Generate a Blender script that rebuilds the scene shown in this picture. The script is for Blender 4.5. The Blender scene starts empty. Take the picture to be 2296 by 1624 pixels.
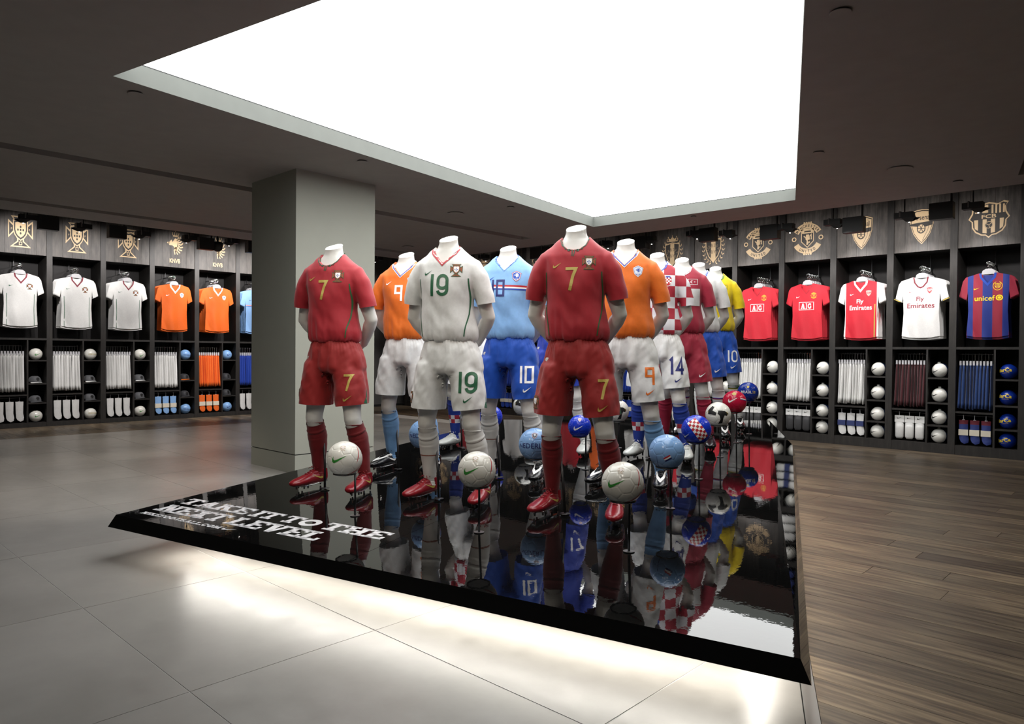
import bpy, bmesh, math, random
from math import sin, cos, pi, radians, sqrt, atan2
from mathutils import Vector as V, Matrix, noise
from mathutils.bvhtree import BVHTree
from mathutils.geometry import tessellate_polygon
random.seed(7)
S = bpy.context.scene
COL = S.collection

# ------------------------------------------------------------------ camera, light, exposure
F_PX = 1618.0
CAM = V((12.98, -10.13, 1.2))
yaw, pit, rol = radians(133.4), radians(-.71), .0078
fw = V((cos(yaw) * cos(pit), sin(yaw) * cos(pit), sin(pit)))
rt = V((sin(yaw), -cos(yaw), 0))
up = rt.cross(fw)
r2 = cos(rol) * rt + sin(rol) * up
u2 = -sin(rol) * rt + cos(rol) * up
cd = bpy.data.cameras.new('camera')
cam = bpy.data.objects.new('camera', cd)
COL.objects.link(cam)
cam.matrix_world = Matrix(((r2.x, u2.x, -fw.x, CAM.x), (r2.y, u2.y, -fw.y, CAM.y), (r2.z, u2.z, -fw.z, CAM.z), (0, 0, 0, 1)))
cd.sensor_fit = 'HORIZONTAL'
cd.sensor_width = 36
cd.lens = 36 * F_PX / 2296
cd.clip_start = .05
S.camera = cam
w = bpy.data.worlds.new('world')
S.world = w
w.use_nodes = True
w.node_tree.nodes['Background'].inputs[0].default_value = (.02, .02, .02, 1)
w.node_tree.nodes['Background'].inputs[1].default_value = .3
S.view_settings.view_transform = 'Standard'
S.view_settings.look = 'None'
S.view_settings.gamma = 1
S.view_settings.use_curve_mapping = False
S.view_settings.exposure = 0.0
S.cycles.use_denoising = True
S.cycles.max_bounces = 8
S.cycles.diffuse_bounces = 4
S.cycles.glossy_bounces = 5
SKY_E = 4.6          # light box in the ceiling
LED_E = 64.0         # strips under the platform
SPOT_W = 90.0        # track spots on the walls
POOL_W = 60.0        # downlights in the ceiling slots


# ------------------------------------------------------------------ materials
def lin(c):
    if isinstance(c, str):
        c = tuple(int(c[i:i + 2], 16) / 255 for i in (0, 2, 4))
        c = tuple(x / 12.92 if x <= .04045 else ((x + .055) / 1.055) ** 2.4 for x in c)
    return (c[0], c[1], c[2], 1)


class NT:
    def __init__(s, name):
        s.m = bpy.data.materials.new(name)
        s.m.use_nodes = True
        s.t = s.m.node_tree
        s.b = s.t.nodes['Principled BSDF']

    def n(s, ty, **k):
        nd = s.t.nodes.new('ShaderNode' + ty)
        for a, v in k.items():
            if a[0] == 'i' and a[1:].isdigit():
                nd.inputs[int(a[1:])].default_value = v
            elif a.startswith('I_'):
                nd.inputs[a[2:].replace('_', ' ')].default_value = v
            else:
                setattr(nd, a, v)
        return nd

    def l(s, a, b):
        s.t.links.new(a, b)

    def set(s, **k):
        for a, v in k.items():
            s.b.inputs[a.replace('_', ' ')].default_value = v
        return s

    def coord(s, scale=(1, 1, 1), kind='Object'):
        tc = s.n('TexCoord')
        mp = s.n('Mapping')
        mp.inputs['Scale'].default_value = scale
        s.l(tc.outputs[kind], mp.inputs[0])
        return mp.outputs[0]

    def noise(s, co, scale=5, det=4, rough=.55):
        x = s.n('TexNoise')
        x.inputs['Scale'].default_value = scale
        x.inputs['Detail'].default_value = det
        x.inputs['Roughness'].default_value = rough
        s.l(co, x.inputs['Vector'])
        return x.outputs['Fac']

    def ramp(s, fac, stops):
        r = s.n('ValToRGB')
        e = r.color_ramp.elements
        while len(e) < len(stops):
            e.new(.5)
        for i, (p, c) in enumerate(stops):
            e[i].position = p
            e[i].color = lin(c)
        s.l(fac, r.inputs[0])
        return r.outputs[0]

    def bump(s, h, st=.2, dist=.01):
        b = s.n('Bump')
        b.inputs['Strength'].default_value = st
        b.inputs['Distance'].default_value = dist
        s.l(h, b.inputs['Height'])
        s.l(b.outputs[0], s.b.inputs['Normal'])


MATS = {}


def plain(name, c, rough=.5, metal=0, spec=.5, emit=0):
    if name in MATS:
        return MATS[name]
    t = NT(name)
    t.set(Base_Color=lin(c), Roughness=rough, Metallic=metal, Specular_IOR_Level=spec)
    if emit:
        t.set(Emission_Color=lin(c), Emission_Strength=emit)
    MATS[name] = t.m
    return t.m


def cloth(name, c):
    if name in MATS:
        return MATS[name]
    t = NT(name)
    co = t.coord()
    t.set(Roughness=.62, Specular_IOR_Level=.35)
    t.b.inputs['Sheen Weight'].default_value = .15
    c = lin(c)
    f = t.noise(co, 60, 2)
    t.l(t.ramp(f, [(.3, tuple(x * .93 for x in c[:3])), (.7, c[:3])]), t.b.inputs['Base Color'])
    wv = t.noise(co, 700, 1)
    t.bump(wv, .12, .001)
    MATS[name] = t.m
    return t.m


def wood_dark(name, tint=1.0, rough=.55):
    t = NT(name)
    co = t.coord((14, 14, 1.6))
    f = t.noise(co, 3, 6, .65)
    c = t.ramp(f, [(.25, (.018 * tint, .015 * tint, .013 * tint)), (.55, (.045 * tint, .039 * tint, .034 * tint)), (.8, (.085 * tint, .074 * tint, .064 * tint))])
    k = t.noise(t.coord((3, 3, 1.5)), 4, 2)
    mx = t.n('MixRGB', blend_type='MULTIPLY')
    mx.inputs[0].default_value = .6
    t.l(c, mx.inputs[1])
    t.l(t.ramp(k, [(.3, (.45, .45, .45)), (.6, (1, 1, 1))]), mx.inputs[2])
    t.l(mx.outputs[0], t.b.inputs['Base Color'])
    t.set(Roughness=rough)
    t.bump(f, .25, .003)
    return t.m


M_UNIT = wood_dark('black_stained_wood', .42)
M_HEAD = wood_dark('grey_stained_boards', 1.35)
M_BACK = plain('black_back_panel', (.006, .005, .005), .7)
M_PALE = plain('pale_inlaid_wood', 'C9AE86', .5)
M_DARKP = plain('dark_inlay', (.02, .017, .014), .6)
M_BLACK = plain('matt_black_metal', (.006, .006, .006), .5)
M_CHROME = plain('chrome', (.75, .75, .75), .15, 1)
M_ROD = plain('dark_steel_rod', (.05, .05, .052), .35, .8)
M_HANG = plain('clear_grey_plastic', (.5, .5, .52), .25)
M_BODY = NT('white_mannequin_lacquer').set(Base_Color=lin('CDCCC7'), Roughness=.34).m
M_EMW = plain('lamp_lens', (1, .95, .88), .3, 0, .5, 14)


def mat_gloss():
    t = NT('black_gloss_acrylic')
    co = t.coord((1, 1, 1))
    t.set(Base_Color=(.004, .004, .004, 1), Roughness=.015, IOR=1.5)
    f = t.noise(co, 38, 2, .5)
    t.bump(f, .02, .004)
    return t.m


M_GLOSS = mat_gloss()


def mat_tile():
    t = NT('grey_stone_tile')
    co = t.coord(kind='Generated')
    g = t.n('NewGeometry')
    pos = g.outputs['Position']
    oi = t.n('ObjectInfo')
    a = t.noise(pos, 1.3, 5, .6)
    b = t.noise(pos, 9, 6, .7)
    m = t.n('Math', operation='MULTIPLY_ADD')
    m.inputs[1].default_value = .35
    t.l(b, m.inputs[0])
    t.l(a, m.inputs[2])
    m2 = t.n('Math', operation='MULTIPLY_ADD')
    m2.inputs[1].default_value = .10
    t.l(oi.outputs['Random'], m2.inputs[0])
    t.l(m.outputs[0], m2.inputs[2])
    t.l(t.ramp(m2.outputs[0], [(.45, (.20, .19, .175)), (.95, (.30, .288, .268))]), t.b.inputs['Base Color'])
    t.l(t.ramp(b, [(.3, (.30, .30, .30)), (.8, (.42, .42, .42))]), t.b.inputs['Roughness'])
    t.bump(b, .08, .002)
    return t.m


def mat_plank():
    t = NT('brown_oak_plank')
    g = t.n('NewGeometry')
    oi = t.n('ObjectInfo')
    mp = t.n('Mapping')
    mp.inputs['Scale'].default_value = (1.1, 16, 1)
    ad = t.n('VectorMath', operation='ADD')
    ml = t.n('VectorMath', operation='SCALE')
    cb = t.n('CombineXYZ')
    t.l(oi.outputs['Random'], cb.inputs[0])
    t.l(oi.outputs['Random'], cb.inputs[1])
    t.l(cb.outputs[0], ml.inputs[0])
    ml.inputs[3].default_value = 37
    t.l(g.outputs['Position'], ad.inputs[0])
    t.l(ml.outputs[0], ad.inputs[1])
    t.l(ad.outputs[0], mp.inputs[0])
    f = t.noise(mp.outputs[0], 2.2, 7, .62)
    c = t.ramp(f, [(.28, (.045, .034, .026)), (.45, (.115, .088, .062)), (.6, (.20, .158, .108)), (.78, (.32, .26, .18))])
    mx = t.n('MixRGB', blend_type='MULTIPLY')
    mx.inputs[0].default_value = 1
    t.l(c, mx.inputs[1])
    t.l(t.ramp(oi.outputs['Random'], [(0, (.5, .48, .45)), (.5, (.82, .80, .74)), (1, (1.08, 1.02, .92))]), mx.inputs[2])
    t.l(mx.outputs[0], t.b.inputs['Base Color'])
    t.set(Roughness=.42)
    t.bump(f, .18, .002)
    return t.m


M_TILE = mat_tile()
M_PLANK = mat_plank()
M_GROUT = plain('pale_grout', (.42, .41, .39), .7)


def mat_paint(name, c, s=.04):
    t = NT(name)
    co = t.coord()
    f = t.noise(co, 6, 3)
    c = lin(c)
    t.l(t.ramp(f, [(.3, tuple(x * (1 - s) for x in c[:3])), (.7, tuple(x * (1 + s) for x in c[:3]))]), t.b.inputs['Base Color'])
    t.set(Roughness=.8)
    return t.m


M_CEIL = mat_paint('charcoal_ceiling_paint', (.27, .25, .235))
M_REVEAL = mat_paint('pale_reveal_paint', (.17, .18, .165))
M_PILLAR = mat_paint('sage_grey_paint', (.31, .315, .27), .015)
M_WALLP = mat_paint('grey_wall_paint', (.12, .115, .11))
M_VOID = plain('black_ceiling_void', (.012, .012, .012), .9)


def light_mat():
    t = NT('backlit_ceiling_membrane')
    t.set(Base_Color=(.8, .8, .8, 1), Emission_Color=(.985, 1, .99, 1), Emission_Strength=SKY_E)
    return t.m


M_SKY = light_mat()
M_LED = plain('led_strip', (1, .95, .86), .5, 0, .5, LED_E)


def mat_stripes(name, cols, w, off=0.0, axis=0, sleeve=None, sx=.2):
    """vertical stripes by object x; optional different colour beyond |x|>sx"""
    t = NT(name)
    tc = t.n('TexCoord')
    sp = t.n('SeparateXYZ')
    t.l(tc.outputs['Object'], sp.inputs[0])
    if cols:
        m = t.n('Math', operation='MULTIPLY_ADD')
        m.inputs[1].default_value = 1 / (2 * w)
        m.inputs[2].default_value = off
        t.l(sp.outputs[axis], m.inputs[0])
        fr = t.n('Math', operation='FRACT')
        t.l(m.outputs[0], fr.inputs[0])
        gt = t.n('Math', operation='GREATER_THAN')
        gt.inputs[1].default_value = .5
        t.l(fr.outputs[0], gt.inputs[0])
        mx = t.n('MixRGB')
        mx.inputs[1].default_value = lin(cols[0])
        mx.inputs[2].default_value = lin(cols[1])
        t.l(gt.outputs[0], mx.inputs[0])
        out = mx.outputs[0]
    if sleeve:
        ab = t.n('Math', operation='ABSOLUTE')
        t.l(sp.outputs[0], ab.inputs[0])
        g2 = t.n('Math', operation='GREATER_THAN')
        g2.inputs[1].default_value = sx
        t.l(ab.outputs[0], g2.inputs[0])
        m2 = t.n('MixRGB')
        if cols:
            t.l(out, m2.inputs[1])
        else:
            m2.inputs[1].default_value = lin(sleeve[1])
        m2.inputs[2].default_value = lin(sleeve[0])
        t.l(g2.outputs[0], m2.inputs[0])
        out = m2.outputs[0]
    t.l(out, t.b.inputs['Base Color'])
    t.set(Roughness=.65)
    MATS[name] = t.m
    return t.m


def mat_checker(name, c1, c2, sz, off=(0, 0, 0)):
    t = NT(name)
    tc = t.n('TexCoord')
    sp = t.n('SeparateXYZ')
    t.l(tc.outputs['Object'], sp.inputs[0])
    fl = []
    for a in (0, 2):
        m = t.n('Math', operation='MULTIPLY_ADD')
        m.inputs[1].default_value = 1 / sz
        m.inputs[2].default_value = off[a] + 50
        t.l(sp.outputs[a], m.inputs[0])
        f = t.n('Math', operation='FLOOR')
        t.l(m.outputs[0], f.inputs[0])
        fl.append(f.outputs[0])
    ad = t.n('Math', operation='ADD')
    t.l(fl[0], ad.inputs[0])
    t.l(fl[1], ad.inputs[1])
    md = t.n('Math', operation='MODULO')
    md.inputs[1].default_value = 2
    t.l(ad.outputs[0], md.inputs[0])
    gt = t.n('Math', operation='GREATER_THAN')
    gt.inputs[1].default_value = .5
    t.l(md.outputs[0], gt.inputs[0])
    mx = t.n('MixRGB')
    mx.inputs[1].default_value = lin(c1)
    mx.inputs[2].default_value = lin(c2)
    t.l(gt.outputs[0], mx.inputs[0])
    t.l(mx.outputs[0], t.b.inputs['Base Color'])
    t.set(Roughness=.62)
    MATS[name] = t.m
    return t.m


def mat_bands(name, base, bands, rough=.62, axis=2):
    """horizontal bands (lo, hi, colour) by object z"""
    t = NT(name)
    tc = t.n('TexCoord')
    sp = t.n('SeparateXYZ')
    t.l(tc.outputs['Object'], sp.inputs[0])
    out = None
    for lo, hi, c in bands:
        a = t.n('Math', operation='GREATER_THAN')
        a.inputs[1].default_value = lo
        b = t.n('Math', operation='LESS_THAN')
        b.inputs[1].default_value = hi
        t.l(sp.outputs[axis], a.inputs[0])
        t.l(sp.outputs[axis], b.inputs[0])
        m = t.n('Math', operation='MULTIPLY')
        t.l(a.outputs[0], m.inputs[0])
        t.l(b.outputs[0], m.inputs[1])
        mx = t.n('MixRGB')
        t.l(m.outputs[0], mx.inputs[0])
        if out is None:
            mx.inputs[1].default_value = lin(base)
        else:
            t.l(out, mx.inputs[1])
        mx.inputs[2].default_value = lin(c)
        out = mx.outputs[0]
    t.l(out, t.b.inputs['Base Color'])
    t.set(Roughness=rough)
    MATS[name] = t.m
    return t.m


# ------------------------------------------------------------------ object helpers
def tag(o, label=None, cat=None, group=None, kind=None):
    if label:
        o['label'] = label
    if cat:
        o['category'] = cat
    if group:
        o['group'] = group
    if kind:
        o['kind'] = kind
    return o


def empty(name, loc=(0, 0, 0), rz=0, parent=None):
    o = bpy.data.objects.new(name, None)
    COL.objects.link(o)
    o.location = loc
    o.rotation_euler = (0, 0, rz)
    o.empty_display_size = .1
    o.parent = parent
    return o


def link(name, me, parent=None, loc=(0, 0, 0), rot=(0, 0, 0), mat=None):
    """object on (shared) mesh data, material on the object"""
    o = bpy.data.objects.new(name, me)
    COL.objects.link(o)
    o.location = loc
    o.rotation_euler = rot
    o.parent = parent
    if mat is not None:
        if not me.materials:
            me.materials.append(None)
        o.material_slots[0].link = 'OBJECT'
        o.material_slots[0].material = mat
    return o


def copy_tree(o, parent=None):
    c = o.copy()
    COL.objects.link(c)
    c.parent = parent
    for ch in list(o.children):
        copy_tree(ch, c)
    return c


class MB:
    def __init__(s):
        s.v, s.f = [], []

    def add(s, vs, fs):
        k = len(s.v)
        s.v += [tuple(x) for x in vs]
        s.f += [tuple(i + k for i in f) for f in fs]
        return s

    def box(s, x0, x1, y0, y1, z0, z1):
        return s.add([(x0, y0, z0), (x1, y0, z0), (x1, y1, z0), (x0, y1, z0), (x0, y0, z1), (x1, y0, z1), (x1, y1, z1), (x0, y1, z1)],
                     [(0, 3, 2, 1), (4, 5, 6, 7), (0, 1, 5, 4), (1, 2, 6, 5), (2, 3, 7, 6), (3, 0, 4, 7)])

    def prism(s, pts, z0, z1, T=None):
        n = len(pts)
        vs = [(p[0], p[1], z0) for p in pts] + [(p[0], p[1], z1) for p in pts]
        if T:
            vs = [T(*q) for q in vs]
        return s.add(vs, [tuple(range(n))[::-1], tuple(range(n, 2 * n))] + [(i, (i + 1) % n, n + (i + 1) % n, n + i) for i in range(n)])

    def loft(s, cs, rs, n=20, side=(1, 0, 0), horiz=False, caps=True, pw=2.0):
        """rings of ellipses: rs = (ra, rb)"""
        vs, fs = [], []
        m = len(cs)
        cs = [V(c) for c in cs]
        for i, c in enumerate(cs):
            t = V((0, 0, 1)) if horiz else (cs[min(i + 1, m - 1)] - cs[max(i - 1, 0)]).normalized()
            a = V(side) - t * t.dot(V(side))
            a.normalize()
            b = t.cross(a)
            ra, rb = rs[i] if isinstance(rs[i], (tuple, list)) else (rs[i], rs[i])
            for k in range(n):
                th = 2 * pi * k / n
                cc, ss = cos(th), sin(th)
                if pw != 2:
                    cc = math.copysign(abs(cc) ** (2 / pw), cc)
                    ss = math.copysign(abs(ss) ** (2 / pw), ss)
                vs.append(c + a * ra * cc + b * rb * ss)
        for i in range(m - 1):
            for k in range(n):
                k2 = (k + 1) % n
                fs.append((i * n + k, i * n + k2, (i + 1) * n + k2, (i + 1) * n + k))
        if caps:
            fs.append(tuple(range(n))[::-1])
            fs.append(tuple(range((m - 1) * n, m * n)))
        return s.add(vs, fs)

    def tube(s, pts, r, n=8):
        return s.loft(pts, [r] * len(pts), n, side=(.31, .83, .46))

    def mesh(s, name, smooth=False):
        me = bpy.data.meshes.new(name)
        me.from_pydata(s.v, [], s.f)
        me.update()
        if smooth:
            me.polygons.foreach_set('use_smooth', [True] * len(me.polygons))
        return me

    def build(s, name, mat, parent=None, smooth=False, loc=(0, 0, 0), rot=(0, 0, 0)):
        me = s.mesh(name, smooth)
        if mat is not None:
            me.materials.append(mat)
        return link(name, me, parent, loc, rot)


def add_bevel(o, wd=.004, seg=2):
    m = o.modifiers.new('bevel', 'BEVEL')
    m.width = wd
    m.segments = seg
    m.limit_method = 'ANGLE'
    return o


def evaluated(mb, mods, name, smooth=True):
    """mesh of mb after modifiers [(type, {attrs})]"""
    o = bpy.data.objects.new('tmp', mb.mesh('tmp'))
    COL.objects.link(o)
    for ty, at in mods:
        m = o.modifiers.new(ty, ty)
        for a, v in at.items():
            setattr(m, a, v)
    dg = bpy.context.evaluated_depsgraph_get()
    me = bpy.data.meshes.new_from_object(o.evaluated_get(dg))
    me.name = name
    old = o.data
    bpy.data.objects.remove(o)
    bpy.data.meshes.remove(old)
    if smooth:
        me.polygons.foreach_set('use_smooth', [True] * len(me.polygons))
    return me


# ------------------------------------------------------------------ flat print: polygons in (x, y), height about 1
def stroke(pts, wd, closed=False):
    out = []
    P = []
    for p in pts:
        p = V((p[0], p[1]))
        if not P or (p - P[-1]).length > 1e-5:
            P.append(p)
    n = len(P)
    offs = []
    for i in range(n):
        a = P[i - 1] if (i > 0 or closed) else None
        b = P[(i + 1) % n] if (i < n - 1 or closed) else None
        d1 = (P[i] - a).normalized() if a is not None else None
        d2 = (b - P[i]).normalized() if b is not None else None
        if d1 is None:
            nn, k = V((-d2.y, d2.x)), 1
        elif d2 is None:
            nn, k = V((-d1.y, d1.x)), 1
        else:
            n1, n2 = V((-d1.y, d1.x)), V((-d2.y, d2.x))
            nn = n1 + n2
            nn = nn.normalized() if nn.length > 1e-6 else n1
            k = 1 / max(.45, nn.dot(n1))
        offs.append(nn * (wd / 2) * k)
    for i in range(n if closed else n - 1):
        j = (i + 1) % n
        out.append([tuple(P[i] - offs[i]), tuple(P[j] - offs[j]), tuple(P[j] + offs[j]), tuple(P[i] + offs[i])])
    return out


def arc(cx, cy, rx, ry, a0, a1, n=14):
    return [(cx + rx * cos(radians(a0 + (a1 - a0) * i / n)), cy + ry * sin(radians(a0 + (a1 - a0) * i / n))) for i in range(n + 1)]


_font_cache = {}


def font_polys(txt, bold=.0):
    """triangles of the built-in font, cap height 1, starting at x=0; returns polys, width"""
    key = (txt, bold)
    if key in _font_cache:
        return _font_cache[key]
    cu = bpy.data.curves.new('t', 'FONT')
    cu.body = txt
    cu.offset = bold
    cu.resolution_u = 3
    o = bpy.data.objects.new('t', cu)
    COL.objects.link(o)
    dg = bpy.context.evaluated_depsgraph_get()
    me = bpy.data.meshes.new_from_object(o.evaluated_get(dg))
    vs = [(v.co.x, v.co.y) for v in me.vertices]
    x0 = min(v[0] for v in vs)
    k = 1 / .72
    polys = [[((vs[i][0] - x0) * k, vs[i][1] * k) for i in p.vertices] for p in me.polygons]
    wd = (max(v[0] for v in vs) - x0) * k
    bpy.data.objects.remove(o)
    bpy.data.curves.remove(cu)
    bpy.data.meshes.remove(me)
    _font_cache[key] = (polys, wd)
    return polys, wd


def xf(polys, sx=1, sy=None, dx=0, dy=0, rot=0):
    sy = sx if sy is None else sy
    c, s = cos(rot), sin(rot)
    return [[(c * p[0] * sx - s * p[1] * sy + dx, s * p[0] * sx + c * p[1] * sy + dy) for p in q] for q in polys]


def text(txt, h, cx=0, cy=0, bold=.0, squash=1.0):
    """centred text of cap height h"""
    P, wd = font_polys(txt, bold)
    return xf(P, h * squash, h, cx - wd * h * squash / 2, cy - h / 2)


def arctext(txt, h, cx, cy, r, mid, step, inside=False, bold=.02):
    """letters along an arc; mid angle and step in degrees"""
    out = []
    n = len(txt)
    for i, ch in enumerate(txt):
        if ch == ' ':
            continue
        k = i - (n - 1) / 2
        a = radians(mid + (k * step if inside else -k * step))
        P, wd = font_polys(ch, bold)
        rot = a + pi / 2 if inside else a - pi / 2
        px, py = cx + r * cos(a), cy + r * sin(a)
        out += xf(xf(P, h * .8, h, -wd * h * .4, -h / 2), 1, 1, px, py, rot)
    return out


SWOOSH = [[(.13, .44), (.06, .33), (.01, .22), (0, .11), (.04, .03), (.1, 0), (.13, .2), (.11, .28)],
          [(.1, 0), (.18, 0), (.3, .04), (.25, .17), (.17, .17), (.13, .2)],
          [(.3, .04), (.6, .185), (1, .4), (.6, .27), (.25, .17)]]


def swoosh(w_, cx=0, cy=0, rot=0):
    return xf(xf(SWOOSH, w_, w_ * .95, -w_ * .5, -w_ * .2), 1, 1, cx, cy, rot)


def digits(s, h, wd, sw, cx=0, cy=0, style='round', gap=.35):
    out = []
    W = wd
    n = len(s)
    ws = [(.0 if c == '1' else W) for c in s]
    tot = sum(ws) + (n - 1) * gap * W + (n - 1) * sw
    x = cx - tot / 2
    y = cy - h / 2
    e = sw / 2
    for c, ww in zip(s, ws):
        if c == '1':
            st = [[(x, y), (x, y + h)]] if style != 'plain' else [[(x, y), (x, y + h), (x - .3 * W, y + h * .86)]]
        elif c == '7':
            st = [[(x, y + h - e), (x + W, y + h - e), (x + .72 * W, y + h * .6), (x + .45 * W, y)]]
        elif c == '0':
            if style == 'square':
                st = [[(x, y + e), (x + W, y + e), (x + W, y + h - e), (x, y + h - e), 'c']]
            else:
                st = [arc(x + W / 2, y + W / 2 + e, W / 2, W / 2, 180, 360, 8) + arc(x + W / 2, y + h - W / 2 - e, W / 2, W / 2, 0, 180, 8) + ['c']]
        elif c == '9':
            if style == 'square':
                st = [[(x + W, y), (x + W, y + h - e), (x, y + h - e), (x, y + h * .5), (x + W, y + h * .5)]]
            else:
                r = W / 2
                st = [arc(x + r, y + h - r - e, r, r, 0, 180, 8) + arc(x + r, y + h * .52, r, r * .8, 180, 360, 8) + ['c'],
                      [(x + W, y + h - r - e), (x + W, y + r + e)] + arc(x + r, y + r + e, r, r, 0, -170, 8)]
        elif c == '4':
            st = [[(x + W * .72, y), (x + W * .72, y + h), (x, y + h * .3), (x + W * 1.05, y + h * .3)]]
        elif c == '8':
            r = W / 2
            st = [arc(x + r, y + h * .27, r, h * .24, 0, 330, 10) + ['c'], arc(x + r, y + h * .74, r * .85, h * .22, 0, 330, 10) + ['c']]
        elif c == '5':
            st = [[(x + W, y + h - e), (x, y + h - e), (x, y + h * .55)] + arc(x + W * .4, y + h * .32, W * .55, h * .27, 90, -150, 10)]
        for q in st:
            cl = q[-1] == 'c'
            out += stroke(q[:-1] if cl else q, sw, cl)
        x += ww + gap * W + sw
    return out


def slab(ch, sw=.30, th=.19):
    """heavy slab-serif capitals, height 1; returns polys, width"""
    def bar(x0, x1, y0, y1):
        return [(x0, y0), (x1, y0), (x1, y1), (x0, y1)]
    def q(a, b, c, d):
        return [a, b, c, d]
    s = .13
    st = lambda x: [bar(x, x + sw, 0, 1), bar(x - s, x + sw + s, 0, th), bar(x - s, x + sw + s, 1 - th, 1)]
    if ch == 'T':
        return [bar(.4, .4 + sw, 0, 1), bar(.24, .86, 0, th), bar(0, 1.1, 1 - th, 1), bar(0, .17, .68, 1), bar(.93, 1.1, .68, 1)], 1.1
    if ch == 'I':
        return st(s), sw + 2 * s
    if ch in 'EFL':
        w_ = 1.02
        o = st(s) + ([bar(s, w_, 0, th), bar(w_ - .18, w_, 0, .36)] if ch in 'EL' else [])
        if ch in 'EF':
            o += [bar(s, w_, 1 - th, 1), bar(w_ - .18, w_, .66, 1), bar(s, .74, .42, .58)]
        return o, w_
    if ch == 'H':
        return st(s) + st(.78) + [bar(s, .8, .41, .6)], .78 + sw + s
    if ch == 'N':
        return st(s) + st(.84) + [q((s, 1), (s + .36, 1), (.84 + sw, 0), (.84 - .06, 0))], .84 + sw + s
    if ch == 'M':
        return st(s) + st(1.05) + [q((s, 1), (s + .34, 1), (.9, .1), (.6, .1)), q((1.02, 1), (1.05 + sw, 1), (.9, .1), (.6, .1))], 1.05 + sw + s
    if ch == 'X':
        return [q((.1, 1), (.5, 1), (1.12, 0), (.72, 0)), q((.72, 1), (1.02, 1), (.42, 0), (.1, 0)), bar(0, .56, 1 - th, 1), bar(.64, 1.14, 1 - th, 1), bar(0, .52, 0, th), bar(.6, 1.2, 0, th)], 1.2
    if ch == 'K':
        return st(s) + [q((.38, .42), (.38, .62), (.82, 1), (1.1, 1)), q((.45, .55), (.7, .66), (1.2, 0), (.84, 0)), bar(.72, 1.16, 1 - th, 1), bar(.72, 1.24, 0, th)], 1.22
    if ch == 'V':
        return [q((.08, 1), (.46, 1), (.74, 0), (.46, 0)), q((.82, 1), (1.06, 1), (.74, 0), (.5, 0)), bar(0, .55, 1 - th, 1), bar(.68, 1.16, 1 - th, 1)], 1.16
    if ch == 'A':
        return [q((.12, 0), (.36, 0), (.74, 1), (.46, 1)), q((.74, 0), (1.12, 0), (.78, 1), (.48, 1)), bar(.3, .9, .24, .38), bar(0, .48, 0, th), bar(.64, 1.22, 0, th)], 1.22
    if ch == 'O':
        return stroke(arc(.6, .5, .44, .36, 0, 345, 22), .28, True), 1.2
    if ch in 'CG':
        o = stroke(arc(.56, .5, .42, .38, 50, 325, 18), .26)
        o.append(bar(.74, .92, .62, .96))
        if ch == 'G':
            o += [bar(.66, 1.0, .38, .5), bar(.74, .94, .08, .5)]
        return o, 1.08
    if ch == 'B':
        return st(s) + stroke([(.3, .9), (.7, .9), (.86, .74), (.7, .53), (.3, .53)], .2) + stroke([(.3, .1), (.76, .1), (.92, .3), (.74, .53), (.3, .53)], .2), 1.08
    if ch == '.':
        return [bar(.05, .35, 0, .28)], .4
    return [], .5


def slabtext(t, x0, x1, y0, y1, sp=.03, **k):
    """slab words stretched into a box"""
    out, x = [], 0
    for ch in t:
        P, w_ = slab(ch, **k)
        out += xf(P, 1, 1, x, 0)
        x += w_ + sp
    return xf(out, (x1 - x0) / x, y1 - y0, x0, y0)


# ------------------------------------------------------------------ crests: list of (polys, colour key, layer), height about 1, centred
def sc(pts, k, dx=0, dy=0):
    return [(p[0] * k + dx, p[1] * k + dy) for p in pts]


SHIELD = [(-.4, .45), (-.2, .5), (0, .46), (.2, .5), (.4, .45), (.4, 0), (.33, -.22), (.2, -.38), (0, -.5), (-.2, -.38), (-.33, -.22), (-.4, 0)]


def crest_cross():
    O = [(-.37, .5), (.37, .5), (.14, .28), (.22, .2), (.47, .38), (.47, -.22), (.25, -.02), (.13, -.2), (.13, -.3), (.4, -.5), (-.4, -.5), (-.13, -.3), (-.13, -.2), (-.25, -.02), (-.47, -.22), (-.47, .38), (-.22, .2), (-.14, .28)]
    I = [(-.29, .46), (.29, .46), (.1, .28), (.22, .13), (.43, .29), (.43, -.13), (.25, .05), (.08, -.2), (.08, -.32), (.29, -.46), (-.29, -.46), (-.08, -.32), (-.08, -.2), (-.25, .05), (-.43, -.13), (-.43, .29), (-.22, .13), (-.1, .28)]
    sh = sc(SHIELD, .62, 0, .06)
    D = [([O], 'a', 0), ([I], 'b', 1), ([sc(sh, 1.15, 0, -.01)], 'a', 2), ([sc(sh, 1.0)], 'b', 3), ([sc(SHIELD, .5, 0, .06)], 'c', 4)]
    dots = []
    for x, y in ((0, .16), (-.1, .06), (0, .06), (.1, .06), (0, -.05)):
        dots.append(arc(x, y, .033, .04, 0, 330, 8))
    D.append((dots, 'd', 5))
    D.append((stroke([(-.05, -.42), (-.05, -.33), (.05, -.33), (.05, -.42)], .025, True) + text('F', .07, 0, .37) + text('P', .07, -.34, .08) + text('P', .07, .34, .08), 'a', 2))
    return D


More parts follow.
